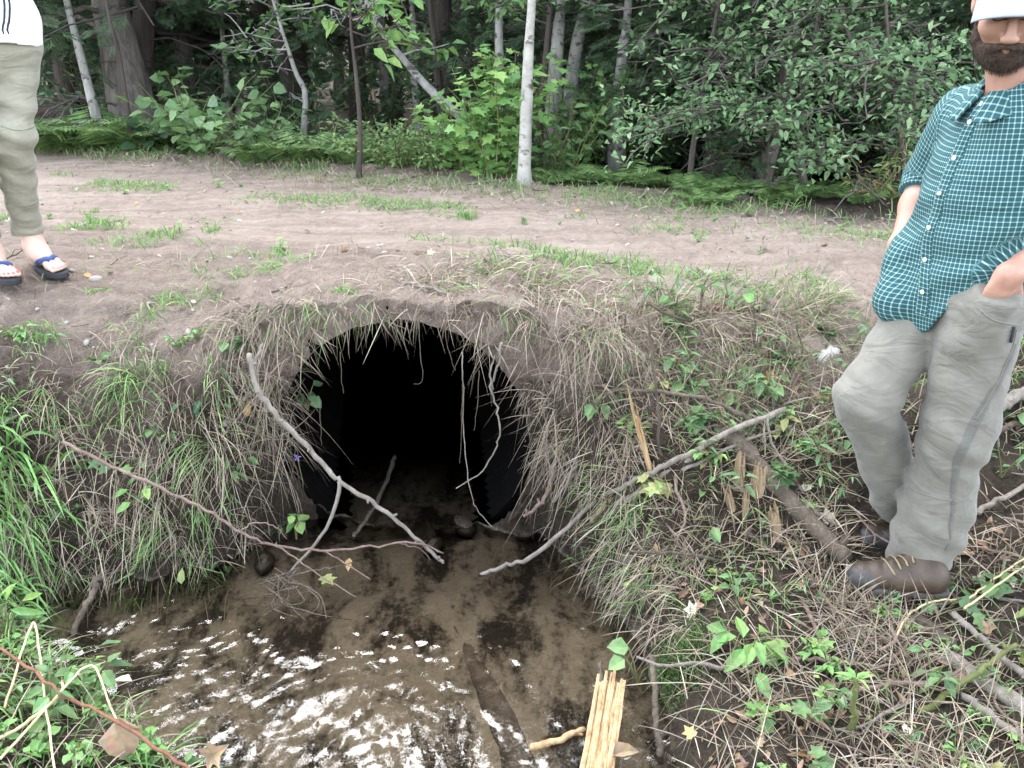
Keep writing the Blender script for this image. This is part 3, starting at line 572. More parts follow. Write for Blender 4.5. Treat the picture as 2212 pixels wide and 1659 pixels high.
B('heath_bush', 'fine leaved bush left of the thin dark sapling', 'bush', 700, 365, 6.7, .42, .6, 22, 800, .05, OVAL, 'leaf_mid')
B('ash_sapling', 'yellow green sapling with narrow leaflets near the bearded man', 'sapling', 1880, 428, 5.15, .55, .26, 7, 110, .075, LANCE, 'leaf_yellow', up=.8)
B('withered_bush', 'small withered pinkish brown bush at the right verge', 'bush', 1905, 440, 5.05, .22, .2, 8, 60, .07, LANCE, 'leaf_brown')
B('thicket_bush', 'dark leafy bush behind the yellow green sapling', 'bush', 1960, 400, 6.2, 1.0, .6, 18, 520, .085, OVAL, 'leaf_dark')
B('thicket_bush', 'leafy bush in shade at the foot of the furrowed cedar', 'bush', 1620, 385, 6.3, .4, .5, 14, 300, .07, OVAL, 'leaf_mid')
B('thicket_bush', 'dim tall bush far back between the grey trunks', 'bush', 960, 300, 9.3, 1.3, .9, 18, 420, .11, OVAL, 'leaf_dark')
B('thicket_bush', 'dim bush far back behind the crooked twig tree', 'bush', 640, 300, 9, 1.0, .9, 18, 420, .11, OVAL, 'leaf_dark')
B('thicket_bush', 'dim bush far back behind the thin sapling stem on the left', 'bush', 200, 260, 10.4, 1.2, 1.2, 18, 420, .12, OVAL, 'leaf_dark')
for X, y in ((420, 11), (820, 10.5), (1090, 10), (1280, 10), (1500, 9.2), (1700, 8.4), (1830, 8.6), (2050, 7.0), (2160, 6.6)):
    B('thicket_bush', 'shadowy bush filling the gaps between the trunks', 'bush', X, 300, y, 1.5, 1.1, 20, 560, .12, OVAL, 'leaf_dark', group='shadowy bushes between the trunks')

# ---------------------------------------------------------------- grass, straw, roots and litter (nobody could count them)
def blades_on(x, y, L, W, g, up=1.0, tilt=.35, segs=4, lean=None):
    N = len(x); z = gz(x, y); nv = normal(x, y); d = nv*.5*up+np.array((0, 0, .5*up))+R.normal(size=(N, 3))*tilt
    if lean is not None: d = d+lean
    return strips(np.stack((x, y, z-.006), -1), d, L, W, g, segs)
def clear(x, y):                       # nothing grows in the pipe's mouth or through the boots
    a = (np.abs(x-PIPE_C[0]) < .49) & (y < ylip(x)-.01) & (y > 2.3)
    b = ((x-1.14)**2/.03+(y-2.14)**2/.006 < 1) | ((x-1.2)**2/.03+(y-2.3)**2/.008 < 1)
    return ~(a | b)
def pick(n, fx, fy, keep):
    xs_, ys_ = [], []; tot = 0
    while tot < n:
        x = U(fx[0], fx[1], n*2); y = U(fy[0], fy[1], n*2); k_ = (keep(x, y) > U(0, 1, n*2)) & clear(x, y); xs_.append(x[k_]); ys_.append(y[k_]); tot += k_.sum()
    return np.concatenate(xs_)[:n], np.concatenate(ys_)[:n]
def clump(x, y, f, th, seed): return sstep(th, th+.18, fbm(x*f, y*f, seed=seed, n=3))
SR = lambda x, y: y+.4*x
Agr, Ast = Acc(), Acc()
# the green strip between the wheel ruts, thicker to the right
x, y = pick(3400, (-3.6, 2.6), (3.3, 6.2), lambda x, y: np.exp(-((SR(x, y)-4.6)/.16)**2)*(clump(x, y, 2.6, .0, 101)*.75+.25*sstep(.8, 1.6, x)))
Agr.add(*blades_on(x, y, U(.03, .085, len(x)), .0045, .35, tilt=.55))
x, y = pick(2000, (-3.6, 2.2), (3.0, 5), lambda x, y: np.exp(-((SR(x, y)-3.45)/.25)**2)*clump(x, y, 2.8, .14, 102))
Agr.add(*blades_on(x, y, U(.03, .10, len(x)), .0045, .35, tilt=.5))
x, y = pick(2600, (-5, 3.2), (4.2, 8), lambda x, y: np.exp(-((SR(x, y)+.11*x-5.5)/.2)**2)*(.25+clump(x, y, 2, .0, 103)))
Agr.add(*blades_on(x, y, U(.04, .16, len(x)), .005, .4, tilt=.5))
x, y = pick(5200, (-5, 3.4), (4, 8), lambda x, y: np.exp(-((SR(x, y)+.11*x-5.4)/.28)**2)*(.2+clump(x, y, 1.6, -.1, 104)))
Ast.add(*blades_on(x, y, U(.03, .12, len(x)), .004, .3, up=.25, tilt=.9))
x, y = pick(2200, (-3, 2.5), (2.9, 5), lambda x, y: np.exp(-((SR(x, y)-4.62)/.22)**2)*.5+np.exp(-((y-ylip(x)-.3)/.3)**2)*.35)
Ast.add(*blades_on(x, y, U(.03, .1, len(x)), .003, .25, up=.12, tilt=.9))
# matted grass over and right of the pipe mouth
x, y = pick(2600, (-.75, 1.25), (2.55, 3.5), lambda x, y: np.exp(-((y-ylip(x)-.12)/.17)**2)*sstep(-.75, -.1, x)*(.25+clump(x, y, 2.5, -.1, 105)))
Ast.add(*blades_on(x, y, U(.07, .2, len(x)), .0035, .45, up=.25, tilt=.8, lean=np.array((.5, -.25, 0))))
x, y = pick(1000, (-.5, 1.25), (2.6, 3.5), lambda x, y: np.exp(-((y-ylip(x)-.14)/.18)**2)*sstep(-.6, 0, x)*(.1+clump(x, y, 2.5, .02, 106)))
Agr.add(*blades_on(x, y, U(.06, .2, len(x)), .004, .5, up=.4, tilt=.7, lean=np.array((.4, -.2, 0))))
# the bank of brush cuttings on the right: straw every way, a little green
rb_ = lambda x, y: sstep(.0, .12, x-xr(y))*(y < ylip(x)+.1)
x, y = pick(44000, (.12, 3.2), (.6, 3.3), lambda x, y: rb_(x, y)*(.12+.88*sstep(-.2, .2, fbm(x*3, y*3, seed=107)))*np.where(x < 1.9, 1, .3))
Ast.add(*blades_on(x, y, U(.03, .19, len(x)), U(.0016, .0045, len(x)), .18, up=.14, tilt=.6, segs=3))
x, y = pick(2300, (.12, 3.0), (1.0, 3.2), lambda x, y: rb_(x, y)*(.06+clump(x, y, 3, .06, 108))*np.where(y > ylip(x)-.5, 1.6, .5))
Agr.add(*blades_on(x, y, U(.05, .16, len(x)), .0038, .45, tilt=.6))
# near corner on the right: long dry stems lying toward the water
x, y = pick(900, (.42, 1.5), (1.1, 1.9), lambda x, y: rb_(x, y))
Ast.add(*blades_on(x, y, U(.12, .36, len(x)), .0028, .22, up=.22, tilt=.5, lean=np.array((-.25, -.35, 0))))
# grass hung over the left bank, tuft by tuft
def tufts(cx, cy, per, L, W, g, spread, lean, vary, up=.6, cz=None, segs=6, tilt=.4):
    n_ = len(cx)*per; k_ = np.repeat(np.arange(len(cx)), per); x = cx[k_]+R.normal(size=n_)*spread; y = cy[k_]+R.normal(size=n_)*spread*.5
    z = gz(x, y) if cz is None else cz[k_]+R.normal(size=n_)*spread*.6
    ln = np.array(lean)+R.normal(size=(len(cx), 3))*vary; sz = U(.6, 1.25, len(cx))[k_]; gg = U(.7, 1.3, len(cx))[k_]
    nv = normal(x, y)*.4 if cz is None else 0
    return strips(np.stack((x, y, z-.01), -1), nv+ln[k_]+np.array((0, 0, up))+R.normal(size=(n_, 3))*tilt, U(*L, n_)*sz, U(*W, n_), U(*g, n_)*gg, segs, curl=R.normal(size=(n_, 3))*.03)
lb = lambda x, y: sstep(.02, -.1, y-ylip(x))*sstep(-.8, -.9, x)*(y > ylip(x)-wface(x)-.02)
zc = lambda x, y, h0: sstep(h0+.08, h0-.06, gz(x, y)-.16*fbm(x*2.5, y*2.5, seed=118))
x, y = pick(70, (-2.6, -.8), (2.2, 3.2), lambda x, y: lb(x, y)*zc(x, y, .6)); Ast.add(*tufts(x, y, 22, (.08, .25), (.0018, .0038), (.4, 1.1), .035, (.15, -.35, 0), .75, tilt=.6))
x, y = pick(60, (-2.6, -.8), (2.2, 3.2), lambda x, y: lb(x, y)*zc(x, y, .64)); lbr = (x, y)
x, y = pick(46, (-2.8, -.75), (2.2, 3.2), lambda x, y: lb(x, y)*zc(x, y, .6)*(.25+.75*sstep(-.9, -1.3, x))); Agr.add(*tufts(x, y, 30, (.1, .26), (.0025, .005), (.45, .95), .03, (.1, -.4, 0), .4))
x, y = pick(1700, (-2.8, -.7), (2.2, 3.3), lambda x, y: lb(x, y)*zc(x, y, .72)); Ast.add(*blades_on(x, y, U(.05, .24, len(x)), U(.0018, .004, len(x)), .5, up=.35, tilt=.75, lean=np.array((0, -.2, -.1))))
# bits of grass on the bare left shoulder
x, y = pick(700, (-2.6, -.8), (2.7, 3.4), lambda x, y: clump(x, y, 3.2, .12, 111)*(y > ylip(x)-.3)); Agr.add(*blades_on(x, y, U(.06, .17, len(x)), .0045, .7, tilt=.6, segs=5))
x, y = pick(1500, (-2.6, .0), (2.6, 3.6), lambda x, y: (y > ylip(x)-.35)*.6+0*x); Ast.add(*blades_on(x, y, U(.02, .12, len(x)), .0022, .2, up=.1, tilt=.7))
# near left corner
lf = lambda x, y: sstep(.0, .12, xl(y)-x)
x, y = pick(4200, (-2.2, -.45), (.9, 2.5), lambda x, y: lf(x, y)*(.3+clump(x, y, 2.5, -.1, 112))); Agr.add(*blades_on(x, y, U(.05, .2, len(x)), .004, .55, tilt=.55))
x, y = pick(2600, (-2.2, -.45), (.9, 2.5), lambda x, y: lf(x, y)); Ast.add(*blades_on(x, y, U(.05, .24, len(x)), .003, .3, up=.2, tilt=.7))
# roots and dead grass hanging round the pipe mouth: a curtain on each side, a thin fringe on top
Ar = Acc(); Ar.add(*tufts(*lbr, 22, (.06, .22), (.0016, .0034), (.4, 1.1), .04, (.15, -.35, 0), .8, tilt=.65))
def curtain(n, x0, x1, L0, L1, dens=None, mat=None, z0=None, yoff=-.03, out=.25, W=(.002, .0045)):
    x = U(x0, x1, n); y = ylip(x)-.075+yoff+U(-.03, .03, n); dx = np.clip(np.abs(x-PIPE_C[0])/(PIPE_R+.03), 0, 1)
    zr = PIPE_C[1]+(PIPE_R+.02)*np.sqrt(1-dx**2)
    z = np.where(np.abs(x-PIPE_C[0]) < PIPE_R, zr, zr)+U(.0, .09, n) if z0 is None else U(*z0, n)
    d = np.stack((R.normal(size=n)*.25, -out-U(0, .4, n), R.normal(size=n)*.3-.1), -1)
    L = U(L0, L1, n)*np.where(U(0, 1, n) < .18, 1.5, 1); cu = np.stack((R.normal(size=n)*.05, R.normal(size=n)*.03, 0*x), -1)
    return strips(np.stack((x, y, z), -1), d, L, U(*W, n), U(.8, 1.0, n)*1.0, 7, curl=cu, taper=.25)
def lipz(x): return PIPE_C[1]+(PIPE_R+.03)*np.sqrt(np.clip(1-((x-PIPE_C[0])/(PIPE_R+.05))**2, 0, 1))
def hang(n, x0, x1, L, per=14, zj=(0, .06), yo=-.1, vary=.85, spread=.025):
    cx = U(x0, x1, n); cy = ylip(cx)-.06+yo*U(.4, 1, n); cz = np.maximum(lipz(cx), .12)+U(*zj, n)
    return tufts(cx, cy, per, L, (.0016, .0036), (.75, 1.15), spread, (0, -.35, -.1), vary, up=.05, cz=cz, segs=7, tilt=.55)
Ar.add(*hang(12, -.98, -.86, (.07, .2), 14)); Ar.add(*hang(9, -.84, -.7, (.03, .12), 10)); Ar.add(*hang(6, -.57, -.16, (.02, .07), 4)); Ar.add(*hang(9, -.16, .02, (.03, .11), 9))
Ar.add(*hang(24, .06, .28, (.05, .17), 14)); Ar.add(*hang(30, .1, .36, (.05, .17), 13, zj=(.05, .6), yo=-.12)); Ar.add(*hang(16, -.62, .0, (.02, .07), 8, zj=(.04, .1), yo=-.04)); Ar.add(*hang(14, -1.02, -.9, (.07, .2), 14, zj=(.0, .5), yo=-.12))
def top_tufts(n, x0, x1, L, per=12):
    cx = U(x0, x1, n); return tufts(cx, ylip(cx)-.05-U(0, .05, n), per, L, (.0018, .0036), (.7, 1.2), .025, (0, -.6, .05), .45, up=.15, cz=ztop(cx, ylip(cx))-U(.0, .05, n), segs=6, tilt=.5)
Ar.add(*top_tufts(22, -1.05, -.76, (.05, .15))); Ar.add(*top_tufts(36, -.8, .0, (.02, .075), 12)); Ar.add(*top_tufts(24, .0, .35, (.05, .16))); Ast.add(*top_tufts(22, -.66, .0, (.02, .06))); Ast.add(*top_tufts(18, .02, .4, (.04, .13)))
Agr.add(*top_tufts(12, -.9, -.5, (.05, .13), 9)); Agr.add(*top_tufts(12, -.1, .4, (.05, .13), 9))
x, y = pick(46, (.1, .45), (2.2, 2.85), lambda x, y: (y > ylip(x)-wface(x)-.06)*(y < ylip(x)-.02)*1.0); Ar.add(*tufts(x, y, 16, (.05, .17), (.0016, .0034), (.8, 1.3), .03, (-.35, -.4, 0), .45, up=.2))
x, y = pick(30, (-1.1, -.86), (2.3, 3.0), lambda x, y: (y > ylip(x)-wface(x)-.06)*(y < ylip(x)-.02)*1.0); Ar.add(*tufts(x, y, 16, (.05, .2), (.0016, .0034), (.8, 1.3), .03, (.3, -.4, 0), .45, up=.2))
n = 420; x = np.concatenate((U(-1.0, -.8, n//2), U(.04, .36, n//2))); Ar.add(*strips(np.stack((x, ylip(x)-.13+U(-.06, .03, n), U(.3, .86, n)), -1), R.normal(size=(n, 3))+(0, -.4, 0), U(.05, .2, n), .0024, U(.1, .8, n), 5, curl=R.normal(size=(n, 3))*.06))
x, y = pick(34, (.15, .6), (1.9, 2.75), lambda x, y: sstep(-.02, .05, x-xr(y))*sstep(.22, .1, x-xr(y)))
Ar.add(*tufts(x, y, 20, (.06, .2), (.0016, .0036), (.7, 1.3), .03, (-.4, -.2, 0), .4, up=.3))
x, y = pick(16, (.15, .5), (2.2, 2.75), lambda x, y: sstep(-.02, .05, x-xr(y))*sstep(.2, .1, x-xr(y)))
Agr.add(*tufts(x, y, 34, (.04, .13), (.002, .0035), (.5, 1.0), .03, (-.3, -.2, 0), .4, up=.5))
x, y = pick(40, (-2.0, -.75), (2.2, 2.8), lambda x, y: lb(x, y)*(gz(x, y) < .4)); Ar.add(*tufts(x, y, 20, (.08, .26), (.0016, .0036), (.8, 1.3), .03, (.1, -.5, 0), .45, up=.3))
tag(mk('grass', Agr, M['grass'], smooth=False), 'green grass tufts on the track and banks', 'grass', kind='stuff')
tag(mk('dry_straw', Ast, M['straw'], smooth=False), 'dry straw and dead grass strewn over the banks', 'straw', kind='stuff')

tag(mk('hanging_roots', Ar, M['roots'], smooth=False), 'dead grass and roots hanging round the culvert mouth', 'roots', kind='stuff')
# crumbled leaf litter under the brush cuttings
x, y = pick(1500, (.2, 3), (.8, 3.1), lambda x, y: rb_(x, y)*(.15+sstep(.0, .3, fbm(x*2.2, y*2.2, seed=120))))
Al = Acc().add(*inst(OVAL, frames(normal(x, y)+R.normal(size=(len(x), 3))*.45), np.stack((x, y, gz(x, y)+.008), -1), U(.012, .045, len(x))))
tag(mk('leaf_litter', Al, M['leaf_brown'], smooth=False), 'crumbled brown leaf litter on the right bank', 'leaf litter', kind='stuff')
x, y = pick(900, (-4, 2.6), (2.9, 7), lambda x, y: np.exp(-((SR(x, y)+.11*x-5.45)/.2)**2)*.8+.06*(y > ylip(x)))
Al = Acc().add(*inst(OVAL, frames(normal(x, y)+R.normal(size=(len(x), 3))*.5), np.stack((x, y, gz(x, y)+.008), -1), U(.01, .04, len(x))))
tag(mk('wood_chips', Al, M['straw'], smooth=False), 'pale wood chips and cuttings strewn along the track', 'wood chips', kind='stuff')
# moss on the near right bank
c0 = PG(1465, 1430); x, y = c0[0]+R.normal(size=2600)*.035, c0[1]+R.normal(size=2600)*.055; k_ = x > xr(y)+.0; x, y = x[k_], y[k_]
z = gz(x, y)+.03*np.exp(-((x-c0[0])**2/.004+(y-c0[1])**2/.009))
Am = Acc().add(*strips(np.stack((x, y, z), -1), R.normal(size=(len(x), 3))*.6+(0, 0, .7), U(.008, .02, len(x)), .0035, .2, 2)); tag(mk('moss', Am, M['moss'], smooth=False), 'cushion of green moss on the near right bank', 'moss', kind='stuff')
# ---------------------------------------------------------------- people: smooth bodies grown from joints, clothes over them
def V3(*a): return np.array(a, float)
def rc(p, a, b, ra, rb):
    a, b = np.asarray(a, float), np.asarray(b, float); ba = b-a; h = np.clip(((p-a) @ ba)/max(ba @ ba, 1e-9), 0, 1)
    return np.linalg.norm(p-a-h[:, None]*ba, axis=1)-(ra+(rb-ra)*h)
def ell(p, c, r, F=None):
    q = p-np.asarray(c, float)
    if F is not None: q = q @ F
    r = np.asarray(r, float); k0 = np.linalg.norm(q/r, axis=1); k1 = np.linalg.norm(q/(r*r), axis=1); return k0*(k0-1)/np.maximum(k1, 1e-6)
def smin(k, *ds):
    o = ds[0]
    for d in ds[1:]:
        h = np.clip(.5+.5*(d-o)/k, 0, 1); o = d*(1-h)+o*h-k*h*(1-h)
    return o
def smax(k, a, b): return -smin(k, -a, -b)
def frame(f, up=(0, 0, 1)):           # columns: right, forward, up
    f = nrm(np.asarray(f, float)); r = nrm(np.cross(f, up)); return np.stack((r, f, np.cross(r, f)), 1)
def sdf_mesh(fn, lo, hi, h, B=10):
    lo, hi = np.asarray(lo, float), np.asarray(hi, float); nb = np.ceil((hi-lo)/h/B).astype(int); n = nb*B
    D = np.empty(n, np.float32); bi = np.stack(np.meshgrid(*[np.arange(k) for k in nb], indexing='ij'), -1).reshape(-1, 3)
    dc = fn(lo+(bi*B+(B-1)/2)*h); lim = h*B*.87*1.5+.012
    sub = np.stack(np.meshgrid(*[np.arange(B)]*3, indexing='ij'), -1).reshape(-1, 3)
    Dv = D.reshape(nb[0], B, nb[1], B, nb[2], B)
    for (i, j, k), d in zip(bi, dc):
        Dv[i, :, j, :, k, :] = np.sign(d)*1.0 if abs(d) > lim else 0
    act = bi[np.abs(dc) <= lim]
    for c0 in range(0, len(act), 150):
        a = act[c0:c0+150]; P = (lo+((a*B)[:, None]+sub[None])*h).reshape(-1, 3); v = fn(P).reshape(len(a), B, B, B)
        for q, (i, j, k) in enumerate(a): Dv[i, :, j, :, k, :] = v[q]
    S = D < 0; c = np.zeros(n-1, np.int8)
    cor = [(a, b, e) for a in (0, 1) for b in (0, 1) for e in (0, 1)]
    sl_ = lambda o: tuple(slice(q, n[w_]-1+q) for w_, q in enumerate(o))
    for o in cor: c += S[sl_(o)]
    cell = np.argwhere((c > 0) & (c < 8)); ID = -np.ones(n-1, np.int64); ID[tuple(cell.T)] = np.arange(len(cell))
    acc = np.zeros((len(cell), 3)); cnt = np.zeros(len(cell)); dv = {o: D[tuple((cell+o).T)].astype(float) for o in cor}
    for o in cor:
        for w_ in range(3):
            if o[w_] == 0:
                q = list(o); q[w_] = 1; a, b = dv[o], dv[tuple(q)]; m_ = (a < 0) != (b < 0); t = np.where(m_, a/np.where(a == b, 1, a-b), 0)
                pt = np.tile(np.array(o, float), (len(cell), 1)); pt[:, w_] += t; acc += pt*m_[:, None]; cnt += m_
    V = lo+(cell+acc/cnt[:, None])*h; F = []
    for w_ in range(3):
        u, v = [(1, 2), (2, 0), (0, 1)][w_]; A = S; s0 = [slice(1, k-1) for k in n]; s0[w_] = slice(0, n[w_]-1); s1 = list(s0); s1[w_] = slice(1, n[w_])
        e = np.argwhere(A[tuple(s0)] != A[tuple(s1)]); off = np.array([1, 1, 1]); off[w_] = 0; e = e+off
        eu, ev = np.eye(3, dtype=int)[u], np.eye(3, dtype=int)[v]; ok = np.all(e < np.array(n)-1, 1); e = e[ok]
        q = np.stack([ID[tuple(x.T)] for x in (e-eu-ev, e-ev, e, e-eu)], -1); ins = S[tuple(e.T)]
        q = np.where(ins[:, None], q, q[:, ::-1]); F.append(q[(q >= 0).all(1)])
    return V, [np.concatenate(F)]
def trace(fn, X, Y, t0=1.0):          # first point of a surface under a pixel
    r = ray(X, Y); r = r/np.linalg.norm(r); t = t0
    for _ in range(120):
        d = fn((np.array((0, 0, CH))+r*t)[None])[0]
        if d < .0006: break
        t += max(d*.7, .0004)
    return np.array((0, 0, CH))+r*t
def grad(fn, p, e=.004):
    p = np.atleast_2d(p); g = np.stack([fn(p+V3(*(np.eye(3)[i]*e)))-fn(p-V3(*(np.eye(3)[i]*e))) for i in range(3)], -1); return nrm(g)
def snap(fn, p, off=0.0):
    p = np.array(p, float)
    for _ in range(12): p = p-grad(fn, p)*(fn(p)-off)[:, None]*.8
    return p
def ribbon(fn, P, w_, off=.003, n=40):
    """a strip of cloth lying on a surface along a path"""
    P = snap(fn, smooth_path(P, n), off); N = grad(fn, P); T = nrm(np.gradient(P, axis=0)); S2 = np.cross(N, T); wv = np.broadcast_to(w_, n)[:, None]/2
    rows = [snap(fn, P+S2*wv*q, off*(1 if abs(q) < 1.2 else -1)) for q in (-1.25, -1, 0, 1, 1.25)]; V = np.stack(rows, 1).reshape(-1, 3)
    i = (np.arange(n-1)*5)[:, None]; j = np.arange(4)[None]; return V, np.stack((i+j, i+j+1, i+5+j+1, i+5+j), -1).reshape(-1, 4)

# ---- cloth and skin
def cloth(name, c1, c2, fold=.5):
    m, n, l, b = newmat(name); t = noise(n, l, 14, 5, .6, objvec(n, l)); r = ramp(n, [(.3, c1), (.7, c2)]); l.new(t.outputs[0], r.inputs[0]); l.new(r.outputs[0], b.inputs['Base Color'])
    b.inputs['Roughness'].default_value = .85; b.inputs['Specular IOR Level'].default_value = .2; b.inputs['Sheen Weight'].default_value = .15
    f = noise(n, l, 9, 3, .5, objvec(n, l, (1, 1, 2.2)), .8); k = bump(n, l, f.outputs[0], None, fold, .03); f2 = noise(n, l, 700, 2, .5, objvec(n, l)); bump(n, l, f2.outputs[0], b, .25, .001, k); return m
M['trouser'] = cloth('trouser', (.118, .112, .093), (.16, .153, .13)); M['trouser2'] = cloth('trouser2', (.21, .20, .155), (.265, .255, .20))
M['stripe'] = cloth('stripe', (.085, .083, .075), (.115, .112, .10)); M['white'] = cloth('white', (.58, .59, .61), (.66, .67, .68)); M['navy'] = cloth('navy', (.012, .035, .12), (.02, .055, .2))
M['cap'] = cloth('cap', (.21, .23, .275), (.25, .275, .32), .15); M['trim'] = plain('trim', (.02, .02, .025), .8); M['sole_dark'] = plain('sole_dark', (.016, .017, .022), .8)
M['leather'] = plain('leather', (.028, .019, .013), .55, (.065, .044, .028), 18, .4, .006); M['toe'] = plain('toe', (.026, .025, .025), .5, (.048, .046, .045), 25, .2); M['sole_grey'] = plain('sole_grey', (.05, .045, .04), .8, (.09, .08, .07), 30)
M['lace'] = plain('lace', (.18, .14, .08), .8); M['button'] = plain('button', (.55, .58, .6), .4); M['beard'] = plain('beard', (.022, .014, .010), .9, (.06, .036, .024), 120, .8, .006); M['hair'] = plain('hair', (.03, .02, .013), .8, (.07, .045, .03), 90, .6); M['nail'] = plain('nail', (.6, .1, .1), .3)
def skin(name, c1, c2):
    m, n, l, b = newmat(name); t = noise(n, l, 16, 4, .6, objvec(n, l)); r = ramp(n, [(.3, c1), (.7, c2)]); l.new(t.outputs[0], r.inputs[0]); l.new(r.outputs[0], b.inputs['Base Color']); b.inputs['Roughness'].default_value = .55
    b.inputs['Subsurface Weight'].default_value = .12; b.inputs['Subsurface Radius'].default_value = (.012, .005, .003); t2 = noise(n, l, 260, 4, .65, objvec(n, l)); bump(n, l, t2.outputs[0], b, .3, .002); return m
M['skin'] = skin('skin', (.29, .155, .11), (.385, .22, .16)); M['skin_pale'] = skin('skin_pale', (.5, .33, .265), (.57, .40, .33))
m, n, l, b = newmat('plaid'); M['plaid'] = m
uvn = n.new('ShaderNodeUVMap'); uvn.uv_map = 'UVMap'; sx = n.new('ShaderNodeSeparateXYZ'); l.new(uvn.outputs[0], sx.inputs[0])
def lines(o):
    f = math_(n, l, 'FRACT', math_(n, l, 'MULTIPLY', o, 1/.0118)); return math_(n, l, 'LESS_THAN', math_(n, l, 'ABSOLUTE', math_(n, l, 'SUBTRACT', f, .5)), .105)
la, lb_ = lines(sx.outputs[0]), lines(sx.outputs[1]); sm_ = math_(n, l, 'ADD', la, lb_)
r = ramp(n, [(0, (.016, .058, .061)), (.34, (.105, .19, .197)), (.8, (.34, .41, .41))], 'CONSTANT'); l.new(math_(n, l, 'MULTIPLY', sm_, .5), r.inputs[0]); l.new(r.outputs[0], b.inputs['Base Color'])
b.inputs['Roughness'].default_value = .85; b.inputs['Specular IOR Level'].default_value = .2
f = noise(n, l, 7, 3, .5, objvec(n, l, (1, 1, 1.8)), 1.0); bump(n, l, f.outputs[0], b, .45, .035)

# ---- the bearded man on the right bank
def fdir(deg): a = math.radians(deg); return V3(-math.sin(a), -math.cos(a), 0)
ft, fp = fdir(76), fdir(80); TF, PF = frame(ft), frame(fp)
NECK = V3(1.232, 2.14, 1.635); PEL = V3(1.20, 2.165, 1.12)
HL, HR = PEL-PF[:, 0]*.09, PEL+PF[:, 0]*.085
KL, AL = PY(2062, 935, 2.06), PY(1975, 1205, 2.13); KR, AR = PY(1872, 862, 2.13), PY(1942, 1085, 2.31)
RS, LS = NECK+TF[:, 0]*.172+V3(0, 0, -.075), NECK-TF[:, 0]*.172+V3(0, 0, -.075)
RE, RW = PY(2003, 385, 2.40), PY(1944, 535, 2.28); LE, LW = V3(1.40, 2.06, 1.335), PY(2176, 598, 1.955)
RP, LP = PY(1985, 632, 2.2), PY(2125, 690, 2.0)
def torso(p, g=0.0):
    d = smin(.08, ell(p, NECK+V3(0, 0, -.20)+ft*.0, (.178+g, .118+g, .225+g), TF), ell(p, PEL+V3(.015, 0, .19)+ft*.012, (.160+g, .118+g, .20+g), TF), ell(p, PEL+V3(.01, 0, .02), (.168+g, .118+g, .17+g), PF))
    return smin(.06, d, rc(p, RS-TF[:, 0]*.03, LS+TF[:, 0]*.03, .062+g, .062+g), rc(p, NECK+V3(0, 0, -.09), NECK, .085+g, .06+g))
def trousers(p):
    sp = (.5+.5*np.clip((KL[2]-p[:, 2])/.3, -1, 1))
    fold = .0065*np.sin(p[:, 2]*62+p[:, 0]*38+3*fbm(p[:, 0]*7, p[:, 1]*7, p[:, 2]*7, seed=201, n=2))*(.25+.75*np.exp(-((p[:, 2]-.40)/.10)**2)+.5*np.exp(-((p[:, 2]-KL[2]+.02)/.10)**2)) + .011*fbm(p[:, 0]*9, p[:, 1]*9, p[:, 2]*5, seed=202, n=3)
    dl = smin(.05, rc(p, HL, KL, .112, .086), rc(p, KL, AL+V3(.012, 0, .01), .086, .086), ell(p, (AL+KL)/2+V3(.02, 0, -.05), (.085, .085, .17)))
    dr = smin(.05, rc(p, HR, KR, .105, .078), rc(p, KR, AR, .079, .072))
    d = smin(.03, smin(.02, dl, dr), ell(p, PEL+V3(0, 0, -.01), (.165, .115, .15), PF))
    hb = smax(.012, rc(p, LW, LW+nrm(LP-LW)*.2, .046, .062), .05-(p-LW) @ nrm(LP-LW)); d = smin(.025, d, hb)
    d = smax(.01, d, -ell(p, AL+V3(0, 0, -.075), (.075, .075, .05))); d = np.where(hb < .02, d, smax(.006, d, p[:, 2]-PEL[2]-.06))
    return smax(.008, d+fold, AL[2]-.012-p[:, 2]+.16*(p[:, 0]-AL[0]))
HEM = lambda p: PEL[2]-.055-.05*np.cos(2*np.arctan2((p-PEL) @ PF[:, 0], (p-PEL) @ PF[:, 1]))+.06*sstep(.04, .13, -((p-PEL) @ PF[:, 0]))-.085*sstep(.05, .15, (p-PEL) @ PF[:, 0])
def shirt(p):
    fold = .004*np.sin(p[:, 2]*48+p[:, 1]*30+4*fbm(p[:, 0]*6, p[:, 1]*6, p[:, 2]*6, seed=210, n=2))*np.exp(-((p[:, 2]-1.22)/.2)**2) + .009*fbm(p[:, 0]*8, p[:, 1]*8, p[:, 2]*6, seed=211, n=3)
    t = torso(p, .012); hf = smin(.06, ell(p, PEL+V3(.01, 0, 0), (.182, .134, .22), PF), rc(p, PY(1932, 668, 2.2)+V3(0, .0, .02), RW+V3(.01, -.03, .0), .062, .056))
    d = smin(.05, t, np.where(p[:, 2] < PEL[2]+.22, hf, 1))
    ar = smin(.03, rc(p, RS, RE, .072, .058), rc(p, RE, RE+nrm(RW-RE)*.035, .056, .056)); al = smin(.03, rc(p, LS, LE, .072, .062), rc(p, LE, LE+nrm(LW-LE)*.05, .06, .058))
    d = smin(.03, d, ar, al)+fold
    d = smax(.012, d, -rc(p, NECK+V3(0, 0, -.01)+ft*.028, NECK+V3(0, 0, .12)+ft*.06, .062, .085))
    hz = HEM(p); inner = d+.011
    d = smax(.004, d, np.where(p[:, 2] < PEL[2]+.2, hz-p[:, 2], -1)); d = np.where(p[:, 2] < PEL[2]+.05, np.maximum(d, -np.maximum(inner, p[:, 2]-PEL[2]-.03)), d)
    dcr = nrm(RW-RE); dcl = nrm(LW-LE)
    d = np.where(ar < .02, np.maximum(d, (p-(RE+dcr*.05)) @ dcr), d); return d
HC = PY(2192, -2, 2.085); fh = nrm(fdir(24)+V3(0, 0, -.55)); HF = frame(fh)
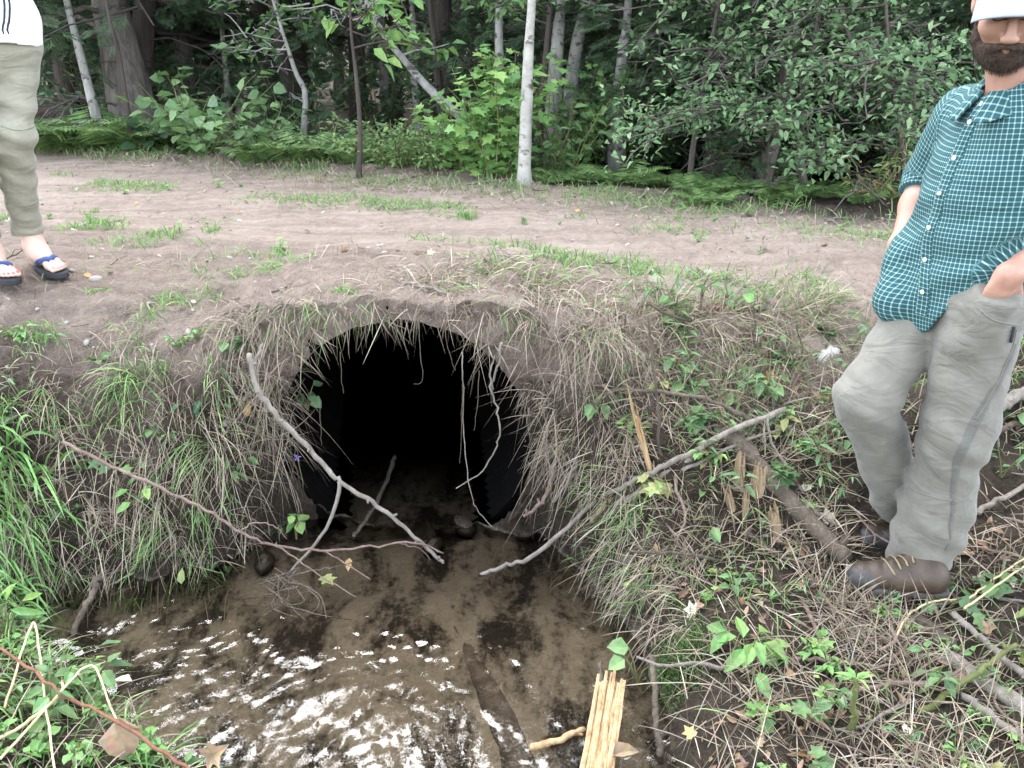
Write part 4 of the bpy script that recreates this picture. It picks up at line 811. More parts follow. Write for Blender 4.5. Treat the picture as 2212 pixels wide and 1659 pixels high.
def hp(p): return (p-HC) @ HF
def head(p):
    q = hp(p); s_ = np.abs(q[:, 0]); Q = np.stack((s_, q[:, 1], q[:, 2]), -1)
    d = smin(.04, ell(q, (0, -.012, .03), (.074, .097, .098)), ell(q, (0, .03, -.052), (.06, .066, .074)), ell(q, (0, .066, -.105), (.03, .026, .024)))
    d = smin(.018, d, rc(Q, (.0, .088, .022), (.046, .074, .022), .013, .012), ell(Q, (.04, .066, -.028), (.026, .026, .024)))
    d = smax(.014, d, -ell(Q, (.032, .106, .004), (.017, .016, .012))); d = smin(.004, d, ell(Q, (.031, .079, .003), (.0135, .0135, .0125)))
    d = smin(.008, d, rc(q, (0, .09, .012), (0, .116, -.032), .008, .0115), ell(Q, (.011, .106, -.038), (.009, .012, .008)))
    d = smin(.006, d, rc(Q, (0, .096, -.064), (.02, .086, -.066), .006, .004), rc(Q, (0, .094, -.074), (.018, .085, -.073), .0075, .004))
    return smin(.006, d, smax(.004, ell(Q, (.076, -.012, -.004), (.011, .028, .034)), -ell(Q, (.09, -.006, -.002), (.012, .016, .022))))
def hand(p, Wr, Kn, side, nrm_, curl):
    """palm from wrist to knuckles, four fingers and a thumb"""
    ax_ = nrm(Kn-Wr); sdv = nrm(side-ax_*(side @ ax_)); nv_ = np.cross(ax_, sdv); L = np.linalg.norm(Kn-Wr)
    Fm = np.stack((sdv, ax_, nv_), 1); d = smin(.02, ell(p, (Wr+Kn)/2, (.042, L*.62, .017), Fm), rc(p, Wr-ax_*.01, Wr+ax_*.03, .029, .026))
    for i, (o, fl) in enumerate(((-.03, .066), (-.0105, .076), (.0105, .072), (.03, .056))):
        a = Kn+sdv*o-ax_*.006*abs(i-1.5); b = a+nrm(ax_-nv_*curl*.6)*fl*.55; c_ = b+nrm(ax_-nv_*curl*1.6)*fl*.5
        d = smin(.007, d, smin(.003, rc(p, a, b, .0098, .009), rc(p, b, c_, .009, .0072)))
    t0 = Wr+ax_*L*.25-sdv*.034; t1 = t0+ax_*.035-sdv*.024; t2 = t1+ax_*.034+sdv*.002-nv_*.006
    return smin(.01, d, smin(.004, rc(p, t0, t1, .014, .0115), rc(p, t1, t2, .011, .0085)))
hLx, hRx = nrm(LP-LW), nrm(RP-RW)
def man_body(p):
    d = smin(.02, torso(p, -.016), rc(p, NECK+V3(0, 0, -.05), HC+HF @ V3(0, -.025, -.05), .064, .056))
    d = smin(.02, d, head(p))
    for S_, E_, W_, H_, sg in ((RS, RE, RW, hRx, 1), (LS, LE, LW, hLx, -1)):
        d = smin(.012, d, smin(.025, rc(p, S_, E_, .048, .041), rc(p, E_, E_*.6+W_*.4, .043, .042), rc(p, E_*.6+W_*.4, W_, .042, .028)))
        d = smin(.012, d, hand(p, W_, W_+H_*.085, -PF[:, 1] if sg > 0 else PF[:, 1], None, .35))
    for a, b_, c_ in ((HL, KL, AL), (HR, KR, AR)): d = smin(.03, d, rc(p, a, b_, .085, .058), rc(p, b_, c_, .058, .042))
    return d
allp = np.stack((NECK, PEL, KL, AL, KR, AR, RE, LE, RW, HC)); LO, HI = allp.min(0)-.24, allp.max(0)+.24
man = thing('person', 'bearded man in teal checked shirt and light cap, hands in pockets', 'person', (1.15, 2.2, float(gz(1.15, 2.2))))
def part(name, d, mat, parent=man, **k): return mk(name, d, mat, parent, **k)
V, F = sdf_mesh(man_body, LO, HI+V3(0, 0, .05), .0042); bodyo = part('body', (V, F), M['skin'])
V, F = sdf_mesh(trousers, LO, HI, .0058); tro = part('trousers', (V, F), M['trouser'])
V, F = sdf_mesh(shirt, LO+V3(-.05, 0, .5), HI+V3(.08, .05, 0), .0052)
q = (V-PEL) @ TF; uv = np.stack((np.arctan2(q[:, 0], q[:, 1])*.17, V[:, 2]+.02*np.cos(np.arctan2(q[:, 0], q[:, 1]))), -1)
for S_, E_, W_ in ((RS, RE, RW), (LS, LE, LW)):
    on = np.minimum(rc(V, S_, E_, .072, .058), rc(V, E_, W_, .06, .06)) < .012+torso(V, .012)*.5
    on &= (np.abs(q[:, 0]) > .13); a_ = nrm(E_-S_); w1 = V-S_; u_ = frame(a_)[:, [0, 2]]; uv[on] = np.stack((np.arctan2(w1 @ u_[:, 0], w1 @ u_[:, 1])*.068, w1 @ a_), -1)[on]
    on &= rc(V, E_, W_, .06, .06) < rc(V, S_, E_, .072, .058); a_ = nrm(W_-E_); w1 = V-E_; u_ = frame(a_)[:, [0, 2]]; uv[on] = np.stack((np.arctan2(w1 @ u_[:, 0], w1 @ u_[:, 1])*.058, w1 @ a_), -1)[on]
sho = part('shirt', (V, F), M['plaid'], uv=uv)
def world_child(name, d, mat, par, **k):
    V, F = d if isinstance(d, tuple) and len(d) == 2 and isinstance(d[1], list) else (d[0], list(d[1:])); par_loc = np.array(man.location)
    o = obj(name, mesh(name, V-par_loc, F, mat, **k), par); return o
PLK = [(2128, 222), (2098, 265), (2064, 342), (2033, 418), (2010, 492), (2001, 561), (1996, 620), (1990, 680)]
fs = shirt; pk = np.array([trace(fs, *xy) for xy in PLK]); V, F = ribbon(fs, pk, .03, .0035)
uvp = np.stack((np.tile([0, .004, .018, .032, .036], 40), V[:, 2]), -1); world_child('placket', (V, F), M['plaid'], sho, uv=uvp)
for xy in ((2124, 226), (2098, 265), (2064, 342), (2033, 418), (2010, 492), (2001, 561), (1995, 630)):
    c = trace(fs, *xy); N = grad(fs, c)[0]; c = c+N*.0045; P = [c, c+N*.0025]; world_child('button', tube(P, (.0062, .0056), 12), M['button'], sho)
# collar: two turned-down leaves round the neck
def collar(p):
    q = (p-NECK-V3(0, 0, -.004)) @ TF; an = np.arctan2(q[:, 0], q[:, 1]-.016); ro_ = np.hypot(q[:, 0], q[:, 1]-.016); h = q[:, 2]+.034*np.cos(an); fr = sstep(1.1, .3, np.abs(an))
    d = np.maximum(np.abs(ro_-(.073+.75*np.clip(.03-h, 0, .1)+.012*fr))*.75-.0045, np.abs(h-.006+.008*fr)-.027-.009*fr)
    return smax(.006, d, (.10+.35*np.clip(.02-h, 0, 1)*6-np.abs(an))*.07)
V, F = sdf_mesh(collar, NECK-.16, NECK+.14, .004); q = (V-NECK) @ TF; world_child('collar', (V, F), M['plaid'], sho, uv=np.stack((np.arctan2(q[:, 0], q[:, 1])*.09, np.hypot(q[:, 0], q[:, 1])), -1))
cr_ = nrm(RW-RE); world_child('rolled_cuff', tube([RE+cr_*.012, RE+cr_*.02, RE+cr_*.05, RE+cr_*.056], (.057, .062, .0615, .055), 24), M['plaid'], sho, uv=np.stack((np.concatenate([np.arange(24)*.016]*4+[[0, 0]]), np.concatenate([np.full(24, q) for q in (0, .008, .04, .05)]+[[0, 0]])), -1))
# trousers details: dark side stripe, pocket seams, knee patch seam
sp_ = np.array([trace(trousers, *xy) for xy in ((2196, 742), (2172, 800), (2130, 872), (2096, 935), (2073, 985), (2062, 1040), (2056, 1120), (2042, 1190))])
world_child('side_stripe', ribbon(trousers, sp_, np.interp(np.linspace(0, 1, 40), [0, .35, .6, .8, 1], [.016, .026, .022, .012, .004]), .0015), M['stripe'], tro)
for pts in (((2118, 668), (2140, 688), (2170, 698), (2198, 702)), ((1968, 1052), (2000, 1068), (2035, 1078), (2056, 1080)), ((2196, 712), (2180, 770), (2140, 850), (2108, 905))):
    P = smooth_path([trace(trousers, *xy) for xy in pts], 16); world_child('seam', tube(snap(trousers, P, .001), .0022, 5), M['trouser'], tro)
P = [trace(trousers, *xy)+V3(0, -.006, 0) for xy in ((2188, 705), (2184, 722), (2180, 738))]; world_child('pocket_clip', tube(P, .004, 6), M['trim'], tro)
# beard, hair, cap
def beard(p):
    q = hp(p); Q = np.stack((np.abs(q[:, 0]), q[:, 1], q[:, 2]), -1)
    d = smin(.02, ell(q, (0, .036, -.09), (.064, .068, .058)), rc(Q, (.066, .012, -.005), (.056, .035, -.065), .007, .018)); d = smin(.01, d, rc(Q, (.004, .105, -.054), (.034, .086, -.068), .0095, .009))
    d = smax(.006, d, -ell(q, (0, .112, -.071), (.014, .016, .005))); d = smax(.02, d, np.where(Q[:, 0] < .05, q[:, 2]+.047, -1.0))
    return d+.005*fbm(q[:, 0]*90, q[:, 1]*90, q[:, 2]*60, seed=221, n=2)
V, F = sdf_mesh(beard, HC-.2, HC+.2, .0036); be = world_child('beard', (V, F), M['beard'], bodyo)
k_ = R.integers(0, len(V), 2600); rt = V[k_]; dn = grad(beard, rt)*.35+HF @ V3(0, .15, -1)+R.normal(size=(2600, 3))*.35; sel = ((rt-HC) @ HF)[:, 1] > -.01
world_child('whiskers', strips(rt[sel], dn[sel], U(.005, .012, sel.sum()), .0010, .1, 2), M['beard'], be)
for sg in (1, -1):
    P = [HC+HF @ V3(sg*x, y_, z_) for x, y_, z_ in ((.012, .102, .019), (.028, .102, .025), (.044, .092, .022), (.052, .082, .014))]; world_child('eyebrow', tube(snap(man_body, smooth_path(P, 10), .001), np.array([.002, .0036, .004, .004, .004, .0036, .003, .003, .002, .001]), 6, flat=.6), M['hair'], bodyo)
    P = [HC+HF @ V3(sg*x, y_, z_) for x, y_, z_ in ((.017, .095, -.001), (.025, .097, -.004), (.034, .096, -.005), (.045, .088, -.001))]; world_child('eyelid', tube(snap(man_body, smooth_path(P, 9), .0005), .0014, 5), M['hair'], bodyo)
def hair(p): q = hp(p); return smax(.006, ell(q, (0, -.016, .03), (.079, .1, .1)), np.maximum(np.maximum(-q[:, 2]-.045, q[:, 2]-.05), q[:, 1]-.035+np.abs(q[:, 2])*.3))
world_child('hair', sdf_mesh(hair, HC-.16, HC+.16, .005), M['hair'], bodyo)
def capc(p): q = hp(p); e = ell(q, (0, -.012, .036), (.087, .11, .112)); return smax(.004, smax(.004, e, -(e+.008)), .052+.12*q[:, 1]-q[:, 2])
cp = world_child('cap', sdf_mesh(capc, HC-.2, HC+.2, .0045), M['cap'], bodyo)
a = np.linspace(-1.12, 1.12, 25); t = np.linspace(0, 1, 9); A_, T_ = np.meshgrid(a, t, indexing='ij'); rx, ry = .086, .098
L_ = .082*np.cos(A_*.8)**.55*T_; bx = np.sin(A_)*(rx+L_*.12); by = -.012+np.cos(A_)*ry+L_; bz = .066+.0*A_-.018*T_-.052*(A_/1.12)**2*(.3+.7*T_)
top = np.stack((bx, by, bz), -1).reshape(-1, 3); Vb = np.concatenate((top, top-(0, 0, .004))) @ HF.T+HC; k_ = np.arange(A_.size).reshape(A_.shape); Fq1 = np.stack((k_[:-1, :-1], k_[1:, :-1], k_[1:, 1:], k_[:-1, 1:]), -1).reshape(-1, 4); n_ = A_.size
ed = list(k_[:, -1])+list(k_[-1, ::-1][1:]); ed = np.concatenate((k_[0, :], k_[1:, -1], k_[-1, ::-1][1:])); Fe = np.array([(ed[i], ed[i+1], ed[i+1]+n_, ed[i]+n_) for i in range(len(ed)-1)])
world_child('bill', (Vb, Fq1, Fq1[:, ::-1]+n_, Fe), M['cap'], cp)
# boots
def boot(toe, heel, ank, name='boot'):
    f_ = toe-heel; L = np.linalg.norm(f_); Bf = frame(f_); o = thing(name, None, None, heel); o.parent = man; o.location = V3(*heel)-np.array(man.location); q_ = lambda p: (p-heel) @ Bf; top = (ank-heel) @ Bf
    def up(p):
        q = q_(p); d = smin(.03, rc(q, (0, .045, .055), (0, L*.5, .055), .043, .045), rc(q, (0, L*.5, .052), (.0, L*.83, .042), .046, .041), rc(q, (0, .06, .07), (top[0]*.7, max(.05, top[1]), max(.11, top[2]+.03)), .048, .052))
        d = d+.0025*np.sin(q[:, 1]*150)*np.exp(-((q[:, 1]-L*.62)/.05)**2)*(q[:, 2] > .05); return smax(.01, d, .022-q[:, 2])
    def so_(p):
        q = q_(p); w_ = np.interp(q[:, 1], [0, .04, .1, L*.7, L*.9, L], [.03, .04, .037, .05, .042, .02]); tz = np.interp(q[:, 1], [0, .1, L*.75, L], [.032, .03, .028, .045])
        e = np.maximum(np.abs(q[:, 0])-w_, np.maximum(-q[:, 1]-.002, q[:, 1]-L-.004)); lug = .006*(np.sin(q[:, 1]*2*math.pi/.032) > .2); return smax(.008, e, np.maximum(q[:, 2]-tz, -q[:, 2]+lug+.02*sstep(L*.7, L*1.05, q[:, 1])))*.8
    def toe_(p): q = q_(p); return smax(.006, ell(q, (0, L*.80, .032), (.05, L*.215, .05)), np.maximum(.018-q[:, 2], L*.80-.03-q[:, 1]-.5*q[:, 2]))
    lo_, hi_ = np.minimum(toe, heel)-.1, np.maximum(toe, heel)+V3(.1, .1, .22)
    for nm, fn, mt, h in (('upper', up, 'leather', .0045), ('sole', so_, 'sole_grey', .0045), ('toe_cap', toe_, 'toe', .004)):
        V, F = sdf_mesh(fn, lo_, hi_, h); obj(nm, mesh(nm, V-heel, F, M[mt]), o)
    A = Acc()
    for i in range(5):
        y_ = L*(.60-.055*i); 
        P = np.array([heel+Bf @ V3(s_*.034, y_+.012*s_, .085+.022*i-.3*s_*s_*.034) for s_ in (-1, -.5, 0, .5, 1)]); A.add(*tube(snap(up, P, .003), .0028, 5))
    V, F = A.data(); obj('laces', mesh('laces', V-heel, F, M['lace']), o); return o
tn, hn = PG(1826, 1266), PG(2004, 1288); tn[2] += .004; hn[2] += .006; hn = tn+nrm(hn-tn)*.275; boot(tn, hn, AL)
tf_, hf_ = PY(1852, 1186, 2.27), PY(1975, 1176, 2.40); hf_ = tf_+nrm(hf_-tf_+V3(0, 0, .0))*.285; boot(tf_, hf_, AR)

# ---- the woman at the left edge of the track
wf_ = nrm(V3(.52, -.85, 0)); WF_ = frame(wf_)
Lt = PG(138, 606); Lh = PZ(50, 574, Lt[2]); Lh = Lt-nrm(Lt-Lh)*.238
wg = max(float(gz(Lt[0], Lt[1])), float(gz(Lh[0], Lh[1])))+.012; Lt[2] = Lh[2] = wg; Lf = nrm(Lt-Lh)
Rt = PZ(30, 603, Lt[2]); Rt[2] = wg; Rf = nrm(V3(.75, -.66, 0)); Rh = Rt-Rf*.238
LA, RA = Lh+Lf*.045+V3(-.012, 0, .085), Rh+Rf*.05+V3(0, 0, .085)
LK, RK = PY(24, 290, 3.17), PY(-70, 285, 3.05); LHp, RHp = PY(24, 95, 3.24), PY(-64, 92, 3.12); WP = (LHp+RHp)/2
WN = WP+V3(0, .0, .56); WL, WR = WN-WF_[:, 0]*.155+V3(0, 0, -.06), WN+WF_[:, 0]*.155+V3(0, 0, -.06)
WLE, WRE = WL+V3(.08, .08, -.25), WR+V3(-.07, .06, -.25); WLW, WRW = WLE+wf_*.16+WF_[:, 0]*.08+V3(0, 0, .10), WRE+wf_*.16-WF_[:, 0]*.08+V3(0, 0, .10); WH = WN+V3(0, 0, .19)+wf_*.03; WHF = frame(wf_+V3(0, 0, -.2))
def foot(p, h_, f_, A_):
    Bf = frame(f_); q = (p-h_) @ Bf; sg = 1 if h_ is Lh else -1      # toes fan from big (inside) to little
    d = smin(.03, ell(q, (0, .04, .034), (.03, .042, .034)), rc(q, (0, .06, .05), (0, .16, .026), .034, .022), rc(q, (.0, .165, .020), (-.0, .172, .02), .03, .03)); d = smin(.03, d, rc(p, A_, A_+V3(0, 0, .10), .036, .042), rc(p, h_+Bf @ V3(0, .06, .05), A_, .034, .036)); d = smax(.006, d, -q[:, 2]+.001)
    for i, (o, e, r_) in enumerate(((.024, .236, .0125), (.006, .238, .0095), (-.009, .231, .009), (-.022, .221, .0085), (-.034, .208, .008))):
        d = smin(.006, d, rc(q, (sg*o*.8, .17, .022), (sg*o, e-.018, .014), r_+.001, r_)) 
    return d
def woman_body(p):
    d = smin(.05, ell(p, WP+V3(0, 0, .0), (.125, .08, .12), WF_), ell(p, WP+V3(0, 0, .36), (.135, .095, .2), WF_), rc(p, WP, WP+V3(0, 0, .3), .095, .095), rc(p, WL, WR, .045, .045), rc(p, WN+V3(0, 0, -.08), WH+V3(0, 0, -.05), .05, .045))
    q = (p-WH) @ WHF; s_ = np.abs(q[:, 0]); Q = np.stack((s_, q[:, 1], q[:, 2]), -1)
    hd = smin(.03, ell(q, (0, -.01, .03), (.07, .09, .092)), ell(q, (0, .03, -.045), (.052, .06, .068))); hd = smin(.012, hd, rc(q, (0, .09, .01), (0, .108, -.028), .007, .009), rc(Q, (0, .08, .02), (.042, .068, .02), .009, .009), rc(Q, (0, .088, -.062), (.018, .078, -.062), .007, .004)); hd = smax(.01, hd, -ell(Q, (.03, .098, .004), (.014, .014, .01))); hd = smin(.004, hd, ell(Q, (.029, .076, .003), (.012, .012, .011)), ell(Q, (.07, -.01, -.005), (.01, .024, .03)))
    d = smin(.02, d, hd)
    for S_, E_, W_, sg in ((WL, WLE, WLW, -1), (WR, WRE, WRW, 1)):
        d = smin(.015, d, rc(p, S_, E_, .042, .036), rc(p, E_, W_, .036, .024)); d = smin(.012, d, hand(p, W_, W_+nrm(W_-E_)*.075, sg*WF_[:, 0]*.3+wf_, None, .5))
    for a, b_, c_ in ((LHp, LK, LA+V3(0, 0, .1)), (RHp, RK, RA+V3(0, 0, .1))): d = smin(.03, d, rc(p, a, b_, .065, .04), rc(p, b_, c_, .038, .034))
    return smin(.01, d, foot(p, Lh, Lf, LA), foot(p, Rh, Rf, RA))
def wtrousers(p):
    fold = .006*np.sin(p[:, 2]*55+p[:, 0]*45+4*fbm(p[:, 0]*6, p[:, 1]*6, p[:, 2]*6, seed=230, n=2))*(.4+.6*np.exp(-((p[:, 2]-LK[2])/.16)**2)) + .008*fbm(p[:, 0]*9, p[:, 1]*9, p[:, 2]*5, seed=231, n=3)
    d = None
    for a, b_, c_ in ((LHp, LK, LA), (RHp, RK, RA)):
        cu = c_+V3(-.014, 0, .078); e = smin(.04, rc(p, a, b_, .094, .07), rc(p, b_, cu, .069, .056)); e = smax(.008, e+fold, cu[2]-.028-p[:, 2]); e = smax(.004, e, -rc(p, cu-V3(0, 0, .08), cu-V3(0, 0, .012), .044, .038))
        d = e if d is None else smin(.03, d, e)
    return smax(.01, smin(.03, d, ell(p, WP, (.155, .115, .13), WF_)), p[:, 2]-WP[2]-.12)
def wshirt(p):
    fold = .010*fbm(p[:, 0]*8, p[:, 1]*8, p[:, 2]*5, seed=232, n=3)+.004*np.sin(p[:, 2]*30+p[:, 0]*60)
    d = smin(.05, ell(p, WP+V3(0, 0, .36), (.155, .12, .22), WF_), rc(p, WP+V3(0, 0, .02), WP+V3(0, 0, .3), .135, .125), ell(p, WP+V3(0, 0, .05), (.172, .13, .16), WF_), rc(p, WL, WR, .06, .06), rc(p, WL, WL+(WLE-WL)*.8, .06, .058), rc(p, WR, WR+(WRE-WR)*.8, .06, .058))+fold
    d = smax(.01, d, -rc(p, WN+wf_*.02, WN+V3(0, 0, .15)+wf_*.03, .055, .07)); hz = WP[2]-.012-.012*np.cos(3*p[:, 0]*9)
    inner = d+.012; d = smax(.006, d, hz-p[:, 2]); return np.where(p[:, 2] < WP[2]+.03, np.maximum(d, -np.maximum(inner, p[:, 2]-WP[2]-.02)), d)
allp = np.stack((Lh, Lt, Rh, Rt, WP, WN, WL, WR, WRW, WLW, WRE, WLE, LK, RK)); LO, HI = allp.min(0)-.2, allp.max(0)+V3(.2, .2, .2)
wom = thing('person', 'person in white shirt, rolled khaki trousers and blue flip-flops at the left edge', 'person', (Lh[0], Lh[1], wg))
V, F = sdf_mesh(woman_body, LO, np.maximum(HI, WH+.2), .0046); wb = part('body', (V, F), M['skin_pale'], wom)
V, F = sdf_mesh(wtrousers, LO, HI, .006); wt = part('trousers', (V, F), M['trouser2'], wom)
V, F = sdf_mesh(wshirt, LO, HI, .0065); ws = part('shirt', (V, F), M['white'], wom)
def wchild(name, d, mat, par, **k):
    V, F = d if isinstance(d, tuple) and len(d) == 2 and isinstance(d[1], list) else (d[0], list(d[1:])); return obj(name, mesh(name, V-np.array(wom.location), F, mat, **k), par)
for X0 in (9, 20):
    P = [trace(wshirt, X0+(1 if X0 < 15 else 1)*.01*y_, y_, 2) for y_ in (4, 40, 75, 108)]; top = np.array([P[0]+V3(0, .0, .06*i) for i in (3, 2, 1)])
    wchild('trim_line', ribbon(wshirt, np.concatenate((top, P)), .006, .002, 24), M['trim'], ws)
for A_ in (LA, RA):
    cu = A_+V3(-.014, 0, .078); t = np.linspace(0, 1, 7); P = cu+np.array([(0, 0, z_) for z_ in (-.031, -.03, -.005, .02, .034, .035)]); wchild('turn_up', tube(P, (.052, .0585, .0595, .0595, .0585, .053), 28, cap=False, wob=.012), M['trouser2'], wt)
wk = [trace(wtrousers, x, y_, 2) for x, y_ in ((3, 272), (30, 280), (55, 279), (74, 272))]; wchild('zip_seam', tube(snap(wtrousers, smooth_path(wk, 20), .001), .003, 5), M['trouser2'], wt)
for h_, f_, A_ in ((Lh, Lf, LA), (Rh, Rf, RA)):
    Bf = frame(f_); sg = 1 if h_ is Lh else -1; fl = thing('flip_flop', None, None, (0, 0, 0)); fl.parent = wom; fl.location = V3(*h_)-np.array(wom.location); a = np.linspace(0, 2*math.pi, 40, endpoint=False)
    yy = .118+.137*np.cos(a); ww = np.sin(a)*np.interp(yy, [-.02, .03, .1, .18, .24, .256], [.03, .036, .036, .05, .05, .03]); rows = [np.stack((ww*k_, .118+(yy-.118)*k_, np.full(40, z_)), -1) for k_, z_ in ((.97, -.022), (1, -.018), (1, -.004), (.97, .001))]
    A = Acc(); A.add(np.concatenate(rows) @ Bf.T, [(r_*40+i, r_*40+(i+1) % 40, (r_+1)*40+(i+1) % 40, (r_+1)*40+i) for r_ in range(3) for i in range(40)]); A.add(rows[3] @ Bf.T, [list(range(40))]); V, F = A.data(); obj('sole', mesh('sole', V, F, M['sole_dark'], False), fl)
    fn = lambda p, h_=h_, f_=f_, A_=A_: foot(p, h_, f_, A_); A = Acc(); pk_ = h_+Bf @ V3(sg*.014, .188, .05)
    for s_ in (1, -1):
        P = smooth_path([h_+Bf @ V3(s_*.046, .085, .0), h_+Bf @ V3(s_*.044, .12, .034), h_+Bf @ V3(s_*.022+sg*.006, .16, .055), pk_], 14); A.add(*ribbon(fn, P, np.linspace(.018, .024, 24), .004, 24))
    A.add(*tube([pk_+Bf @ V3(0, -.01, .0)-V3(0, 0, .012), pk_+Bf @ V3(sg*.002, .012, -.048)], .0045, 6)); V, F = A.data(); obj('strap', mesh('strap', V-h_, F, M['navy']), fl)
    for i, (o, e, r_) in enumerate(((.024, .236, .0125), (.006, .238, .0095), (-.009, .231, .009), (-.022, .221, .0085), (-.034, .208, .008))):
        c = h_+Bf @ V3(sg*o, e-.012, .014+r_*.82); u_, v_ = Bf[:, 0], nrm(Bf[:, 1]-Bf[:, 2]*.5); a = np.arange(10)*math.pi/5; V = np.concatenate(([c+Bf[:, 2]*.0025], c+u_*(np.cos(a)*r_*.62)[:, None]+v_*(np.sin(a)*r_*.75)[:, None])); wchild('toenail', (V, np.array([(0, 1+i_, 1+(i_+1) % 10) for i_ in range(10)])), M['nail'], wb)
def whair(p): q = (p-WH) @ WHF; return smax(.01, smin(.03, ell(q, (0, -.02, .035), (.082, .1, .1)), ell(q, (0, -.06, -.06), (.075, .05, .13))), np.minimum(-(ell(q, (0, .09, -.02), (.06, .07, .1))), 1))
wchild('hair', sdf_mesh(whair, WH-.25, WH+.2, .007), M['hair'], wb)
# ---------------------------------------------------------------- fallen wood
def stick(name, label, pts, r0, r1, mat, cat='branch', n=None, k=8, jit=.003, group=None, extra=(), wob=.05):
    P = smooth_path(pts, n or max(8, len(pts)*5), jit); A = Acc().add(*tube(P, np.linspace(r0, r1, len(P))*(1+.035*R.normal(size=len(P))), k, wob=wob))
    for i in range(2, len(P)-2, 5): A.add(*tube([P[i], P[i]+nrm(R.normal(size=3))*r0*1.9], (r0*.6, r0*.35), 5))       # knots
    for e, ra_, rb2 in extra: Q = smooth_path(e, max(6, len(e)*4), jit*.6); A.add(*tube(Q, np.linspace(ra_, rb2, len(Q)), 6, wob=wob))
    return tag(mk(name, A, M[mat]), label, cat, group)
def pys(*a): return [PY(*x) for x in a]
def pgs(off, *a): o = np.broadcast_to(off, len(a)); return [PG(*x)+V3(0, 0, q) for x, q in zip(a, o)]
def pzs(*a): return [PZ(*x) for x in a]
stick('fallen_branch', 'long pale grey forked branch leaning across the culvert mouth into the water', pys((540, 765, 2.66), (552, 830, 2.62), (590, 890, 2.60), (660, 962, 2.58), (705, 1012, 2.56), (737, 1042, 2.55), (800, 1082, 2.54), (860, 1128, 2.53), (920, 1182, 2.52), (957, 1217, 2.5)), .0108, .0062, 'stick', wob=.025,
      extra=[(pys((733, 1040, 2.55), (728, 1085, 2.53), (692, 1160, 2.5), (615, 1247, 2.46)), .008, .0045), (pys((545, 790, 2.65), (562, 760, 2.66), (566, 742, 2.68)), .007, .004)])
stick('fallen_branch', 'thin reddish branch lying from the left bank across the stream head', pys((135, 955, 2.44), (250, 1010, 2.42), (350, 1055, 2.40), (450, 1105, 2.38), (520, 1150, 2.38), (600, 1178, 2.4), (700, 1190, 2.42), (800, 1182, 2.45), (900, 1172, 2.5), (958, 1195, 2.52)), .0062, .003, 'stick_red', wob=.025,
      extra=[(pys((520, 1148, 2.38), (545, 1130, 2.39), (590, 1135, 2.4), (620, 1165, 2.41)), .003, .0015), (pys((700, 1190, 2.42), (760, 1225, 2.4), (800, 1252, 2.38)), .003, .0015), (pys((600, 1178, 2.4), (680, 1235, 2.36), (770, 1290, 2.3)), .003, .0015), (pys((860, 1172, 2.48), (905, 1185, 2.5), (930, 1210, 2.5)), .003, .0015)])
stick('twig_tangle', 'tangle of fine drowned twigs below the fork of the pale branch', pzs((560, 1262, .02), (650, 1240, .05), (720, 1225, .06), (780, 1215, .03)), .004, .002, 'stick_dark', 'twigs',
      extra=[(pzs((600+U(-40, 60), 1240+U(-20, 40), .06), (640+U(-80, 80), 1280+U(-20, 30), .03), (620+U(-120, 140), 1330+U(-40, 30), -.01)), .003, .001) for _ in range(13)])
stick('fallen_branch', 'grey branch slanting up from the water onto the right bank', pzs((1035, 1243, -.01), (1090, 1223, .04), (1160, 1195, .12))+pgs((.07, .09, .10, .10, .09, .09), (1270, 1132), (1340, 1102), (1400, 1080), (1480, 1040), (1570, 985), (1690, 938)), .007, .010, 'stick',
      extra=[(pgs(.06, (1470, 1052), (1580, 1000), (1705, 955)), .007, .004)])
stick('fallen_branch', 'slim dark branch lying level across the right bank above the grey one', pgs((.10, .11, .10, .08), (1245, 903), (1400, 908), (1530, 925), (1618, 957)), .005, .008, 'stick_dark')
stick('fallen_branch', 'short grey branch running down past the splintered stubs', pgs(.03, (1560, 1065), (1640, 1085), (1730, 1115), (1812, 1152)), .006, .005, 'stick')
stick('fallen_branch', 'dark root-like branch on bare soil below the log', pgs(.015, (1605, 1159), (1640, 1178), (1671, 1203), (1747, 1232), (1790, 1262)), .009, .004, 'stick_dark')
stick('fallen_branch', 'pale branch half buried left of the splintered stake', pgs(.02, (1330, 1100), (1400, 1060), (1480, 1010), (1540, 980)), .011, .008, 'stick')
stick('log', 'smooth grey log lying under the toe of the near boot', pgs((.03, .038, .04, .035, .02), (1560, 948), (1624, 1017), (1692, 1096), (1761, 1165), (1828, 1226)), .034, .027, 'stick_dark', 'log', k=14, wob=.015)
stick('log', 'short birch log chunk with white bark by the far leg', [PG(1782, 785)+V3(-.042, -.02, .022), PG(1782, 785)+V3(0, 0, .027), PG(1782, 785)+V3(.042, .02, .034)], .024, .022, 'bark_birch', 'log', k=12)
stick('log', 'pale stripped log at the right edge behind the trousers', pgs(.05, (2140, 915), (2180, 890), (2260, 850)), .02, .024, 'stick', 'log', k=10)
stick('log', 'weathered half buried log in the lower right corner', pgs(.0, (2043, 1416), (2120, 1470), (2240, 1550)), .02, .026, 'stick', 'log', k=10)
stick('log', 'rotten log piece lying just below the near boot', pgs(.0, (1975, 1335), (2020, 1370), (2060, 1410)), .022, .024, 'stick_dark', 'log', k=10)
stick('log', 'dark drowned log lying along the stream bed near the right', pzs((940, 1300, -.11), (1010, 1420, -.10), (1070, 1530, -.09), (1120, 1660, -.066), (1145, 1760, -.055)), .03, .05, 'stick_dark', 'log', k=14)
stick('fallen_branch', 'dark stick behind the knee at the right edge', pgs(.05, (2110, 985), (2167, 952), (2230, 930)), .012, .01, 'stick_dark')
